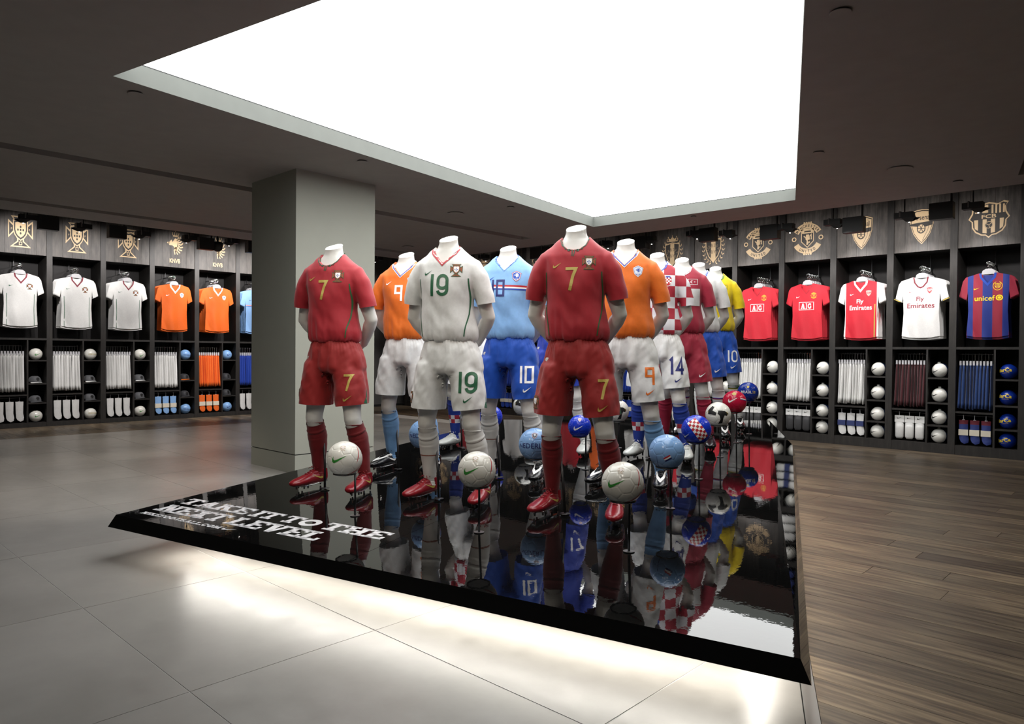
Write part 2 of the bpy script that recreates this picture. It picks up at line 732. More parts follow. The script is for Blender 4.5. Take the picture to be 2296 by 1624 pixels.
def lion(dx=0, dy=0, k=1):
    P = []
    body = [(-.3, .12), (-.2, .2), (-.14, .12), (-.02, .26), (.1, .24), (.12, .1), (.08, -.02), (.1, -.14), (.04, -.26), (-.02, -.16), (-.08, -.04), (-.16, .0), (-.3, .0), (-.36, .06)]
    P.append(body)
    for i in range(9):
        a = radians(70 - i * 22)
        p0 = (.04 + .1 * cos(a), .06 + .12 * sin(a))
        p1 = (.04 + .24 * cos(a - .15), .06 + .26 * sin(a - .15))
        p2 = (.04 + .36 * cos(a + .12), .04 + .36 * sin(a + .12))
        P += stroke([p0, p1, p2], .042)
    P += stroke([(-.3, .06), (-.38, .1), (-.42, .06)], .03)
    P += stroke([(-.12, .34), (.14, .34)], .05)
    for x in (-.12, -.03, .06, .14):
        P += stroke([(x, .36), (x * 1.3, .43)], .03)
        P.append(arc(x * 1.3, .45, .02, .02, 0, 330, 6))
    P.append(arc(.01, .5, .025, .025, 0, 330, 6))
    return [[(p[0] * k + dx, p[1] * k + dy) for p in q] for q in P]


def crest_lion():
    return [(lion(.02, .1, .98), 'c', 0), (text('KNVB', .15, 0, -.43, .02, 1.0), 'c', 0)]


def crest_pent():
    p = [(-.42, .28), (0, .5), (.42, .28), (.3, -.24), (0, -.5), (-.3, -.24)]
    return [([p], 'd', 0), ([sc(p, .9)], 'c', 1), ([sc(p, .82)], 'a', 2), (lion(0, .06, .55), 'b', 3), (text('KNVB', .1, 0, -.26, .02), 'b', 3)]


def leaves(rx, ry, a0, a1, n, cy=0):
    out = []
    for i in range(n):
        a = radians(a0 + (a1 - a0) * i / (n - 1))
        for s_ in (-1, 1):
            cx, cy_ = rx * cos(a), ry * sin(a) + cy
            t = a + (pi / 2 if a1 > a0 else -pi / 2) + s_ * .7
            out.append([(cx, cy_), (cx + .05 * cos(t + .35), cy_ + .05 * sin(t + .35)), (cx + .1 * cos(t), cy_ + .1 * sin(t)), (cx + .05 * cos(t - .35), cy_ + .05 * sin(t - .35))])
    return out


def crest_wreath():
    sh = [(-.3, .24), (0, .29), (.3, .24), (.29, -.02), (.18, -.24), (0, -.42), (-.18, -.24), (-.29, -.02)]
    D = [([sc(sh, 1.0)], 'a', 0), ([sc(sh, .9)], 'b', 1), ([[(-.08, .25), (.08, .25), (.09, -.3), (0, -.38), (-.09, -.3)]], 'c', 2)]
    D.append((leaves(.37, .42, -78, 52, 9) + leaves(.37, .42, 258, 128, 9), 'a', 0))
    D.append((arctext('URBSFA', .1, 0, -.2, .28, 90, 20), 'e', 3))
    D.append((arctext('KBVB', .1, 0, -.36, .26, 90, 20), 'e', 3))
    D.append(([[(-.13, .31), (.13, .31), (.17, .43), (.08, .39), (0, .46), (-.08, .39), (-.17, .43)]] + stroke([(0, .44), (0, .5)], .02) + [arc(x, y, .02, .02, 0, 330, 6) for x, y in ((-.17, .45), (.17, .45))], 'a', 0))
    return D


def crest_round():
    D = []
    up_ = stroke(arc(0, 0, .4, .4, 152, 28, 18), .17)
    lo = stroke(arc(0, 0, .4, .4, 208, 332, 18), .17)
    D.append((up_ + lo, 'a', 0))
    D.append((arctext('MANCHESTER', .085, 0, 0, .4, 90, 12.2, False, .03), 'b', 1))
    D.append((arctext('UNITED', .085, 0, 0, .4, 270, 13, True, .03), 'b', 1))
    D.append(([arc(-.42, -.0, .075, .075, 0, 345, 12), arc(.42, -.0, .075, .075, 0, 345, 12)], 'a', 2))
    D.append(([arc(-.42, 0, .045, .045, 0, 330, 8), arc(.42, 0, .045, .045, 0, 330, 8)], 'b', 3))
    sh = [(-.2, .3), (.2, .3), (.2, -.1), (0, -.3), (-.2, -.1)]
    D += [([sh], 'a', 0), ([sc(sh, .88)], 'b', 1), ([[(-.17, .16), (.17, .16), (.17, .26), (-.17, .26)]], 'a', 2)]
    D.append(([[(-.12, .2), (-.09, .24), (.1, .24), (.12, .2)]] + [arc(x, .215, .015, .015, 0, 330, 6) for x in (-.06, 0, .06)], 'b', 3))
    dev = [[(-.04, .12), (.05, .12), (.08, .0), (.06, -.08), (.02, -.2), (-.03, -.2), (-.02, -.08), (-.06, -.02)]]
    D.append((dev + stroke([(-.05, .02), (-.11, .08)], .03) + stroke([(.06, .04), (.12, .12), (.12, -.04)], .03) + stroke([(.03, -.05), (.07, -.14)], .04), 'a', 2))
    for s_ in (1, -1):
        D.append(([arc(x, s_ * .495, .03, .03, 0, 330, 8) for x in (-.1, -.03, .04, .11)], 'a', 0))
    return D


def crest_cannon():
    sh = [(-.4, .42), (-.2, .48), (0, .5), (.2, .48), (.4, .42), (.38, .06), (.28, -.2), (.14, -.38), (0, -.5), (-.14, -.38), (-.28, -.2), (-.38, .06)]
    D = [([sh], 'a', 0), ([sc(sh, .94)], 'b', 1), ([sc(sh, .89)], 'a', 2)]
    D.append((text('Arsenal', .15, 0, .27, .01, .9), 'b', 3))
    D.append(([[(-.36, .1), (.1, .13), (.34, .14), (.34, .03), (.05, -.02), (-.36, .04)]] + stroke([(-.36, .07), (-.42, .07)], .05), 'b', 3))
    wh = stroke(arc(-.02, -.05, .13, .13, 0, 345, 18), .03, True)
    for i in range(6):
        a = pi * i / 3
        wh += stroke([(-.02, -.05), (-.02 + .13 * cos(a), -.05 + .13 * sin(a))], .02)
    D.append(([arc(-.02, -.05, .13, .13, 0, 345, 18)], 'a', 4))
    D.append((wh, 'b', 5))
    D.append((stroke([(.22, .4), (.25, .1), (.2, -.1), (.02, -.4)], .012), 'b', 3))
    return D


def crest_stripes():
    sh = [(-.5, .05), (-.42, .2), (-.4, .36), (-.47, .46), (-.36, .5), (-.22, .43), (0, .49), (.22, .43), (.36, .5), (.47, .46), (.4, .36), (.42, .2), (.5, .05), (.42, -.03), (.41, -.2), (.33, -.33), (.18, -.42), (.08, -.43), (0, -.5), (-.08, -.43), (-.18, -.42), (-.33, -.33), (-.41, -.2), (-.42, -.03)]
    D = [([sh], 'a', 0), ([sc(sh, .92)], 'b', 1)]
    D.append(([[(x, .17), (x + .045, .17), (x + .045, .42 - abs(x - .2) * .1), (x, .42 - abs(x - .2) * .1)] for x in (.06, .15, .24, .33)], 'a', 2))
    D.append(([[(-.34, .2), (-.24, .2), (-.24, .27), (-.34, .27)], [(-.16, .2), (-.02, .2), (-.02, .27), (-.16, .27)], [(-.16, .33), (-.02, .33), (-.02, .42), (-.16, .4)], [(-.34, .33), (-.24, .33), (-.24, .4), (-.34, .42)]], 'a', 2))
    D.append((text('FCB', .1, 0, .1, .02, 1.5), 'a', 3))
    D.append(([[(-.36, .02), (-.26, .02), (-.26, -.28), (-.34, -.22)], [(-.15, .02), (-.05, .02), (-.05, -.37), (-.15, -.35)], [(.05, .02), (.15, .02), (.15, -.35), (.05, -.37)], [(.26, .02), (.36, .02), (.34, -.22), (.26, -.28)]], 'a', 2))
    D.append(([arc(0, -.14, .1, .1, 0, 345, 14)], 'b', 3))
    D.append((stroke(arc(0, -.14, .09, .09, 0, 345, 14), .012, True) + stroke([(-.07, -.1), (0, -.14), (.02, -.23)], .012) + stroke([(0, -.14), (.07, -.09)], .012), 'a', 4))
    return D


def crest_star():
    sh = [(-.34, .3), (0, .34), (.34, .3), (.34, .2), (.3, .15), (.32, -.1), (.2, -.36), (0, -.5), (-.2, -.36), (-.32, -.1), (-.3, .15), (-.34, .2)]
    D = [([sh], 'a', 0), ([sc(sh, .88, 0, -.005)], 'b', 1)]
    D.append((stroke([(-.24, 0), (.24, 0)], .1) + stroke([(0, .24), (0, -.34)], .1) + stroke([(-.16, .18), (.16, .18)], .04) + stroke([(-.16, -.2), (.16, -.2)], .04), 'a', 2))
    st = []
    for x, y in ((-.28, .4), (-.14, .45), (0, .47), (.14, .45), (.28, .4)):
        st.append([(x + (.045 if i % 2 == 0 else .018) * cos(pi / 2 + i * pi / 5), y + (.045 if i % 2 == 0 else .018) * sin(pi / 2 + i * pi / 5)) for i in range(10)])
    D.append((st, 'a', 0))
    return D


CRESTS = dict(cross=crest_cross(), lion=crest_lion(), pent=crest_pent(), wreath=crest_wreath(), round=crest_round(), cannon=crest_cannon(), stripes=crest_stripes(), star=crest_star())


def print_mesh(name, layers, mats, fn, cell=None, smooth=True, step=.0005):
    """layers: list of (polys, matkey, layer). fn(x, y, off) -> 3D point"""
    keys = []
    bm = bmesh.new()
    ly = bm.faces.layers.int.new('ly')
    for polys, k, L in layers:
        if mats[k] not in keys:
            keys.append(mats[k])
        mi = keys.index(mats[k])
        for p in polys:
            if len(p) < 3:
                continue
            a = sum(p[i][0] * p[(i + 1) % len(p)][1] - p[(i + 1) % len(p)][0] * p[i][1] for i in range(len(p)))
            if a < 0:
                p = p[::-1]
            try:
                f = bm.faces.new([bm.verts.new((q[0], q[1], 0)) for q in p])
            except ValueError:
                continue
            f.normal_update()
            f.material_index = mi
            f[ly] = L
    if cell:
        bmesh.ops.triangulate(bm, faces=bm.faces[:])
        xs = [v.co.x for v in bm.verts]
        ys = [v.co.y for v in bm.verts]
        for ax, lo, hi in ((0, min(xs), max(xs)), (1, min(ys), max(ys))):
            n = int((hi - lo) / cell)
            for i in range(1, n + 1):
                c = lo + (hi - lo) * i / (n + 1)
                co = V((c, 0, 0)) if ax == 0 else V((0, c, 0))
                no = V((1, 0, 0)) if ax == 0 else V((0, 1, 0))
                bmesh.ops.bisect_plane(bm, geom=bm.verts[:] + bm.edges[:] + bm.faces[:], plane_co=co, plane_no=no, dist=1e-6)
    done = {}
    for f in bm.faces:
        for v in f.verts:
            if v not in done:
                done[v] = f[ly]
    pos = {v: fn(v.co.x, v.co.y, .0012 + step * L) for v, L in done.items()}
    for v, p in pos.items():
        v.co = p
    me = bpy.data.meshes.new(name)
    bm.to_mesh(me)
    bm.free()
    for m in keys:
        me.materials.append(m)
    return me


MONO = dict(a=M_PALE, b=M_DARKP, c=M_PALE, d=M_DARKP, e=M_PALE)
MONO_W = dict(MONO, c=M_PALE, e=plain('brown_inlay', (.16, .115, .07), .6))
P_WHITE = plain('white_print', 'F2F2F0', .5)
P_GREEN = plain('green_print', '1E5B3C', .5)
P_GOLD = plain('gold_print', 'B7A24E', .45)
P_NAVY = plain('navy_print', '1B2468', .5)
P_ORANGE = plain('orange_print', 'E0701C', .5)
P_RED = plain('red_print', 'B5232C', .5)
P_BLUE = plain('blue_print', '2045A8', .5)
P_YELLOW = plain('yellow_print', 'EFD21C', .5)
P_BLACK = plain('black_print', '101010', .5)
P_DKRED = plain('dark_red_print', '8C1F33', .5)
CC_POR = dict(a=plain('crest_green', '2C5330', .6), b=plain('crest_rust', '9A4A2C', .6), c=P_WHITE, d=P_BLUE, e=P_WHITE)
CC_PENT_W = dict(a=plain('crest_pale', 'DCE6F2', .6), b=P_BLUE, c=P_BLUE, d=P_WHITE, e=P_WHITE)
CC_PENT_B = dict(a=plain('crest_blue', '2A55B8', .6), b=P_WHITE, c=P_WHITE, d=P_RED, e=P_WHITE)
CC_MU = dict(a=plain('crest_yellow', 'E0A82C', .6), b=P_RED, c=P_RED, d=P_RED, e=P_RED)
CC_ARS = dict(a=P_RED, b=P_WHITE, c=P_WHITE, d=P_WHITE, e=P_WHITE)
CC_ARS2 = dict(a=plain('crest_pink', 'E8B8B0', .6), b=P_RED, c=P_RED, d=P_RED, e=P_RED)
CC_FCB = dict(a=P_YELLOW, b=P_DKRED, c=P_BLUE, d=P_BLUE, e=P_BLUE)
CC_CRO = dict(a=P_RED, b=P_WHITE, c=P_BLUE, d=P_RED, e=P_RED)


def scaled(layers, k, dx=0, dy=0):
    return [([[(p[0] * k + dx, p[1] * k + dy) for p in q] for q in P], m, L) for P, m, L in layers]


# ================================================================== ROOM
FLOORZ = 0.0


def clip(poly, a, b, c):
    """keep a*x+b*y<=c"""
    out = []
    n = len(poly)
    for i in range(n):
        p, q = poly[i], poly[(i + 1) % n]
        dp, dq = a * p[0] + b * p[1] - c, a * q[0] + b * q[1] - c
        if dp <= 0:
            out.append(p)
        if dp * dq < 0:
            t = dp / (dp - dq)
            out.append((p[0] + t * (q[0] - p[0]), p[1] + t * (q[1] - p[1])))
    return out


def area(p):
    return .5 * sum(p[i][0] * p[(i + 1) % len(p)][1] - p[(i + 1) % len(p)][0] * p[i][1] for i in range(len(p)))


floor = empty('floor')
tag(floor, kind='structure')
XMAX, YMIN = 15.6, -12.6
fb = MB().box(-.6, XMAX, YMIN, .6, -.1, -.012).build('floor_base', M_BLACK, floor)
# boundary of stone and oak (bed of the stone tiles follows below): line through (11.96,-7.5) along (-.418,.908)
bn = V((.908, .418))
bc = bn.dot(V((11.95, -7.5)))
XL_, YT_ = 1.5, -1.55
bed = [(XL_, YMIN), (XMAX, YMIN), (XMAX, YT_), (XL_, YT_)]
bed = clip(bed, bn.x, bn.y, bc)
MB().prism(bed, -.012, -.0018).build('mortar_bed', M_GROUT, floor)
tx = [9.25 + 1.18 * k for k in range(-7, 6)]
ty = [-8.28 + .79 * k for k in range(-6, 9)]
for i in range(len(tx) - 1):
    for j in range(len(ty) - 1):
        g = .0022
        p = [(tx[i] + g, ty[j] + g), (tx[i + 1] - g, ty[j] + g), (tx[i + 1] - g, ty[j + 1] - g), (tx[i] + g, ty[j + 1] - g)]
        p = clip(p, -1, 0, -XL_)
        p = clip(p, 0, 1, YT_)
        p = clip(p, bn.x, bn.y, bc)
        p = clip(p, 0, -1, -YMIN)
        if len(p) < 3 or abs(area(p)) < .01:
            continue
        MB().prism(p, -.012, random.uniform(-.0006, .0)).build('tile', M_TILE, floor)
# metal trim strip between stone and oak
d_ = V((-.418, .908))
p0 = V((13.4, -7.5 - (13.4 - 11.95) * .908 / .418))
p0 = V((11.95, -7.5)) - d_ * 5.6
p1 = V((11.95, -7.5)) + d_ * 6.5
q = [p0 + bn * .004, p0 + bn * .05, p1 + bn * .05, p1 + bn * .004]
MB().prism([tuple(x) for x in q], -.012, .001).build('metal_strip', plain('brushed_trim', (.35, .34, .32), .35, .7), floor)
pw_ = .185
rows = int((0 - YMIN) / pw_) + 1
for j in range(rows):
    y1 = 0.0 - j * pw_
    y0 = y1 - pw_
    # left strip and far aisle
    x = -.05
    segs = []
    rnd = random.Random(j * 13 + 5)
    if y0 > YT_ - .001:
        x = -.05 + rnd.uniform(-1.6, 0)
        while x < XMAX:
            L = rnd.uniform(1.7, 2.3)
            segs.append((x, x + L))
            x += L
    else:
        if y0 > -9.5:
            segs.append((-.05, XL_ - .004))
        xb = (bc - bn.y * (y0 + y1) / 2) / bn.x
        x = xb - rnd.uniform(.2, 1.8)
        while x < XMAX:
            L = rnd.uniform(1.7, 2.3)
            segs.append((x, x + L))
            x += L
    for a, b in segs:
        g = .0012
        p = [(a + g, y0 + g), (b - g, y0 + g), (b - g, y1 - g), (a + g, y1 - g)]
        if a > XL_ and y0 <= YT_ - .001:
            p = clip(p, -bn.x, -bn.y, -(bc + .052))
        p = clip(p, 1, 0, XMAX)
        p = clip(p, -1, 0, .05)
        if len(p) < 3 or abs(area(p)) < .004:
            continue
        MB().prism(p, -.012, rnd.uniform(-.0008, .0)).build('plank', M_PLANK, floor)

# walls
wl = MB().box(-.75, -.6, YMIN, .75, 0, 3.9).build('wall_left', M_WALLP)
wr = MB().box(-.75, XMAX, .6, .75, 0, 3.9).build('wall_right', M_WALLP)
wb = MB().box(XMAX, XMAX + .15, YMIN, .75, 0, 3.9).build('wall_back', M_WALLP)
wn = MB().box(-.75, XMAX, YMIN - .15, YMIN, 0, 3.9).build('wall_near', M_WALLP)
for o in (wl, wr, wb, wn):
    tag(o, kind='structure')
MB().box(-.75, XMAX + .15, YMIN - .15, .75, 3.75, 3.9).build('ceiling_void', M_VOID)['kind'] = 'structure'

# ceiling with the light box and slots cut out
ZC = 2.98
CE_X, CE_Y = 1.93, -1.13
sky = [(7.72, -8.40), (6.78, -1.98), (9.62, -1.88), (12.05, -7.70)]
# recompute sky corners from the photo at z=2.98
def gp(x, y, z):
    d = fw + r2 * ((x - 1148) / F_PX) - u2 * ((y - 812) / F_PX)
    t = (z - CAM.z) / d.z
    return CAM + d * t
sA, sB, sC = gp(253.3, 170.6, ZC), gp(1330.2, 508.9, ZC), gp(1783, 448.7, ZC)
sr, sl = gp(1804, 0, ZC), gp(722, 0, ZC)
def isect(p, q, r, s):
    a1, b1 = q.y - p.y, p.x - q.x
    c1 = a1 * p.x + b1 * p.y
    a2, b2 = s.y - r.y, r.x - s.x
    c2 = a2 * r.x + b2 * r.y
    D = a1 * b2 - a2 * b1
    return V(((b2 * c1 - b1 * c2) / D, (a1 * c2 - a2 * c1) / D, ZC))
sD = isect(sC, sr, sA, sl)
sky = [(p.x, p.y) for p in (sA, sD, sC, sB)]          # counter-clockwise
slots = [[(5.29, -12.0), (5.50, -12.0), (5.50, -1.80), (5.29, -1.80)], [(2.60, -12.0), (2.80, -12.0), (2.80, -1.94), (2.60, -1.94)],
         [(12.66, -6.08), (12.88, -6.03), (11.92, -1.55), (11.70, -1.59)], [(8.6, -10.0), (13.0, -9.1), (12.95, -8.88), (8.55, -9.78)]]  # last slot is out of view, added to carry the front light lamps
ceil = empty('ceiling')
tag(ceil, kind='structure')
outer = [(CE_X, YMIN), (XMAX, YMIN), (XMAX, CE_Y), (CE_X, CE_Y)]
loops = [outer, sky[::-1]] + [q[::-1] for q in slots]
vl = [[V((p[0], p[1], 0)) for p in L] for L in loops]
flat = [p for L in loops for p in L]
tri = tessellate_polygon(vl)
mb = MB()
mb.add([(p[0], p[1], ZC) for p in flat], [tuple(t) for t in tri])
me = mb.mesh('ceiling_panel')
bm = bmesh.new()
bm.from_mesh(me)
for f in bm.faces:
    if f.normal.z > 0:
        f.normal_flip()
bm.to_mesh(me)
bm.free()
me.materials.append(M_CEIL)
link('ceiling_panel', me, ceil)
# upper skin that blocks light, and fascia edges
MB().box(CE_X, CE_X + .03, YMIN, CE_Y, ZC + .001, 3.75).box(CE_X, XMAX, CE_Y - .03, CE_Y, ZC + .001, 3.75).build('fascia', M_VOID, ceil)
# reveal of the light box
ZS = 3.118
mb = MB()
for i in range(4):
    a, b = sky[i], sky[(i + 1) % 4]
    mb.add([(a[0], a[1], ZC), (b[0], b[1], ZC), (b[0], b[1], ZS - .008), (a[0], a[1], ZS - .008)], [(0, 1, 2, 3)])
mb.build('light_box_reveal', M_REVEAL, ceil)
mb = MB()
for i in range(4):
    a, b = sky[i], sky[(i + 1) % 4]
    mb.add([(a[0], a[1], ZS - .008), (b[0], b[1], ZS - .008), (b[0], b[1], ZS + .05), (a[0], a[1], ZS + .05)], [(0, 1, 2, 3)])
mb.build('shadow_gap', M_BLACK, ceil)
lp = MB().add([(p[0], p[1], ZS) for p in sky], [(3, 2, 1, 0)]).build('ceiling_light', M_SKY)
tag(lp, 'large backlit white ceiling light panel of four slanted sides over the platform', 'ceiling light')
for q in slots:
    mb = MB()
    n = len(q)
    mb.add([(x, y, ZC) for x, y in q] + [(x, y, ZC + .15) for x, y in q], [(i, (i + 1) % n, n + (i + 1) % n, n + i) for i in range(n)] + [tuple(range(n, 2 * n))])
    mb.build('light_slot', M_CEIL, ceil)


# downlights in the slots
def downlight(x, y, label, on=True, power=1.0, grp='downlights in the ceiling slots', aim=None):
    t = empty('downlight', (x, y, ZC + .06))
    tag(t, label, 'ceiling lamp', grp)
    n = 20
    mb = MB().loft([(0, 0, .0), (0, 0, .09)], [.075, .075], n, caps=False)
    mb.loft([(0, 0, 0), (0, 0, .004)], [.075, .064], n, caps=False)
    mb.loft([(0, 0, .004), (0, 0, .07)], [.064, .035], n, caps=True)
    mb.build('housing', M_CHROME if on else M_CEIL, t, True)
    MB().loft([(0, 0, .03), (0, 0, .034)], [.04, .04], n).build('lens', M_EMW if on else M_HANG, t)
    if on and power > 0:
        ld = bpy.data.lights.new('downlight', 'SPOT')
        ld.energy = POOL_W * power
        ld.color = (1, .9, .78)
        ld.spot_size = radians(75)
        ld.spot_blend = .5
        ld.shadow_soft_size = .05
        lo = bpy.data.objects.new('downlight_beam', ld)
        COL.objects.link(lo)
        lo.location = (x, y, ZC - .02)
        if aim:
            lo.rotation_euler = (V(aim) - lo.location).to_track_quat('-Z', 'Y').to_euler()
            ld.spot_size = radians(60)
    return t


def near_slot(px, py, sx):
    p = gp(px, py, ZC)
    return p.y


DL = [(5.39, near_slot(25, 331, 0), 'unlit downlight in the near slot at the left picture edge', False, 0),
      (5.39, near_slot(100, 350, 0), 'lit left lamp of the near slot pair by the left picture edge', True, 1.2),
      (5.39, near_slot(100, 350, 0) + .2, 'lit right lamp of the near slot pair by the left picture edge', True, 1.2),
      (5.39, near_slot(583, 433, 0), 'downlight of the near slot half hidden by the pillar', True, 1),
      (5.39, near_slot(925, 489, 0), 'left lamp of the pair above the white shirt mannequin number 19', True, .8),
      (5.39, near_slot(925, 489, 0) + .2, 'right lamp of the pair above the white shirt mannequin number 19', True, 0),
      (5.39, near_slot(1112, 522, 0), 'unlit downlight in the near slot right of the lamp pair', False, 0),
      (5.39, near_slot(1155, 531, 0), 'left lamp of the last pair at the far end of the near slot', True, .8),
      (5.39, near_slot(1155, 531, 0) + .2, 'right lamp of the last pair at the far end of the near slot', True, 0),
      (2.70, near_slot(197, 471, 0), 'lit downlight in the far slot above the second white shirt bay', True, 1),
      (2.70, near_slot(376, 495, 0), 'left lamp of the far slot pair above the first lion crest', True, 1),
      (2.70, near_slot(376, 495, 0) + .18, 'right lamp of the far slot pair above the first lion crest', True, 1),
      (2.70, near_slot(503, 511, 0), 'unlit downlight in the far slot above the second lion crest', False, 0),
      (2.70, near_slot(818, 551, 0), 'downlight in the far slot just right of the pillar', True, 1),
      (2.70, near_slot(917, 565, 0), 'last downlight in the far slot above the left orange shirt mannequin', True, 1)]
for d in DL:
    downlight(*d)
for k_, (x, y, pw, tgt) in enumerate(((11.96, -2.30, .9, (9.8, -4.6, 1.2)), (12.22, -3.5, 1.0, (9.9, -5.2, 1.2)), (12.60, -5.25, 1.1, (10.3, -6.3, 1.2)),
                                      (12.2, -9.15, 1.6, (10.4, -7.0, 1.1)), (10.9, -9.42, 1.6, (9.9, -7.0, 1.1)), (9.6, -9.68, 1.6, (9.0, -7.3, 1.1)))):  # these last three lamps are unseen, added as front light on the mannequins
    downlight(x, y, ['far', 'middle', 'near'][k_ % 3] + (' aimed lamp in the slot right of the light panel' if k_ < 3 else ' added front light lamp in the unseen slot over the viewer'), True, pw * .55, 'aimed lamps in the ceiling slots', tgt)
# sprinkler covers and speakers: shallow discs on the ceiling
for px, py, r, lab, cat in ((304, 208, .05, 'small round sprinkler cover by the left tip of the light panel', 'sprinkler'),
                            (812, 361, .05, 'small round sprinkler cover left of the light panel above the pillar', 'sprinkler'),
                            (1145, 464, .05, 'small round sprinkler cover above the light blue shirt mannequin', 'sprinkler'),
                            (1555, 485, .04, 'small round sprinkler cover below the far corner of the light panel', 'sprinkler'),
                            (1885, 25, .055, 'large looking round sprinkler cover at the top right of the ceiling', 'sprinkler'),
                            (1835, 341, .05, 'small round sprinkler cover right of the light panel', 'sprinkler'),
                            (2148, 406, .05, 'small round sprinkler cover nearest the black gap above the right wall', 'sprinkler'),
                            (2018, 377, .11, 'round flush ceiling speaker right of the light panel', 'speaker'),
                            (1022, 478, .11, 'round flush ceiling speaker left of the light panel near its far corner', 'speaker'),
                            (915, 553, .11, 'round flush ceiling speaker close to the far left wall', 'speaker')):
    p = gp(px, py, ZC)
    t = empty('sprinkler_cover' if cat == 'sprinkler' else 'ceiling_speaker', (p.x, p.y, ZC))
    tag(t, lab, cat)
    MB().loft([(0, 0, -.009), (0, 0, -.012)], [r, r * .96], 24).build('cover', M_CEIL, t, False)
    MB().loft([(0, 0, 0), (0, 0, -.009)], [r * .86, r * .86], 24).build('rim', M_VOID if cat == 'sprinkler' else M_WALLP, t)

# pillar
pl = gp(578.4, 1038.8, 0)
pm = gp(647.6, 1066, 0)
px0, px1 = pl.x, pm.x - .02
py0 = (pl.y + pm.y) / 2
pil = empty('pillar')
tag(pil, kind='structure')
dep = .93
MB().box(px0, px1, py0, py0 + dep, .19, ZC).build('pillar_shaft', M_PILLAR, pil)
MB().box(px0 + .008, px1 - .008, py0 + .008, py0 + dep - .008, .18, .19).build('shadow_joint', M_BLACK, pil)
MB().box(px0, px1, py0, py0 + dep, 0, .18).build('pillar_base', M_PILLAR, pil)

# ================================================================== PLATFORM
SL = .045
A = gp(260, 1154.5, .25)
D = gp(1795, 1477.7, .25)
ex = (D - A).to_2d().normalized()
ny = V((-ex.y, ex.x))


def topz(x, y):
    return .25 + SL * ny.dot(V((x, y)) - A.to_2d())


def gs(px, py, off=0):
    d = fw + r2 * ((px - 1148) / F_PX) - u2 * ((py - 812) / F_PX)
    c = .25 + off + SL * ny.dot((CAM - A).to_2d())
    t = (c - CAM.z) / (d.z - SL * ny.dot(d.to_2d()))
    return CAM + d * t


B = gs(1125, 941)
C = gs(1725, 943)
plat = empty('display_platform', (A.x, A.y, 0))
tag(plat, 'low black glossy slanted display platform floating over light strips', 'platform')
plat.location = (0, 0, 0)
ZB = .18
bFL, bFR = gp(241.6, 1181.5, ZB), gp(1819.7, 1537.8, ZB)
bRR = gp(1782.4, 1019, ZB)
P3 = gp(1777, 998, .26)
bRL = V((B.x - .05, B.y + .05, ZB))
# shell: front, left, back, right facets
sh = MB()
vs = [A, B, C, D, bFL, bRL, bRR, bFR, P3]
sh.add(vs, [(4, 7, 3, 0), (4, 0, 1, 5), (5, 1, 2, 8, 6), (3, 7, 6, 8), (3, 8, 2)])
so = sh.build('edge_fascia', M_GLOSS, plat)
# under-core so the top panels do not leak
cx_ = (A + B + C + D) / 4
core = MB()
dn = V((0, 0, .014))
core.add([A - dn, B - dn, C - dn, D - dn, A - dn * .9, B - dn * .9, C - dn * .9, D - dn * .9], [(0, 3, 2, 1), (4, 5, 6, 7)])
core.build('core_board', M_BLACK, plat)
# top panels between the seams
top = [(A.x, A.y), (D.x, D.y), (C.x, C.y), (B.x, B.y)]
s1a, s1b = gs(770.6, 1262.5), gs(1278, 1035)
c1a, c1b = gs(1430, 1120), gs(1750, 1147)
c2a, c2b = gs(1660, 1015), gs(1734, 1019)
# extend the second seam parallel to the first
c2b = c2a + (c1b - c1a)


def half(p, q):
    d = (q - p).to_2d().normalized()
    n = V((-d.y, d.x))
    return n.x, n.y, n.dot(p.to_2d())


def cut(poly, a, b, c, g=.0012):
    return clip(poly, a, b, c - g), clip(poly, -a, -b, -c - g)


L_, R_ = cut(top, *half(s1a, s1b))
if area(L_) and sum(p[0] for p in L_) / len(L_) > sum(p[0] for p in R_) / len(R_):
    L_, R_ = R_, L_
pieces = []
a1, a2 = cut(R_, *half(c1a, c1b))
for q in (a1, a2):
    if sum(p[1] for p in q) / len(q) > (c1a.y + c1b.y) / 2:
        b1, b2 = cut(q, *half(c2a, c2b))
        pieces += [b1, b2]
    else:
        pieces.append(q)
pieces.append(L_)
for q in pieces:
    if len(q) < 3:
        continue
    n = len(q)
    mb = MB()
    mb.add([(p[0], p[1], topz(*p) - .012) for p in q] + [(p[0], p[1], topz(*p)) for p in q],
           [tuple(range(n))[::-1], tuple(range(n, 2 * n))] + [(i, (i + 1) % n, n + (i + 1) % n, n + i) for i in range(n)])
    mb.build('top_panel', M_GLOSS, plat)
# recessed base and light strips
inn = .42
def inset(P, d):
    c = (bFL + bFR + bRR + bRL) / 4
    v = (P - c).to_2d()
    L = v.length
    return c.to_2d() + v * ((L - d) / L)
base = [inset(p, .75) for p in (bFL, bFR, bRR, bRL)]
MB().prism([tuple(p) for p in base], 0, ZB - .002).build('recessed_base', M_BLACK, plat)


def strip(p, q, off, wd=.03, trim=.12):
    p, q = p.to_2d(), q.to_2d()
    d = (q - p).normalized()
    n = V((-d.y, d.x))
    c = ((bFL + bFR + bRR + bRL) / 4).to_2d()
    if n.dot(c - p) < 0:
        n = -n
    a, b = p + d * trim + n * off, q - d * trim + n * off
    z = ZB + .046
    MB().add([(a.x, a.y, z), (b.x, b.y, z), (b.x + n.x * wd, b.y + n.y * wd, z), (a.x + n.x * wd, a.y + n.y * wd, z)], [(0, 1, 2, 3)]).build('light_strip', M_LED, plat)


strip(bFL, bFR, .27, .04, .3)
strip(bFR, bRR, .16, .02, .2)
strip(bRL, bFL, .15, .01, .6)

# writing on the platform
O2 = A.to_2d()


def on_plat(x, y, off):
    p = O2 + ex * x + ny * y
    return (p.x, p.y, topz(p.x, p.y) + off * .6)


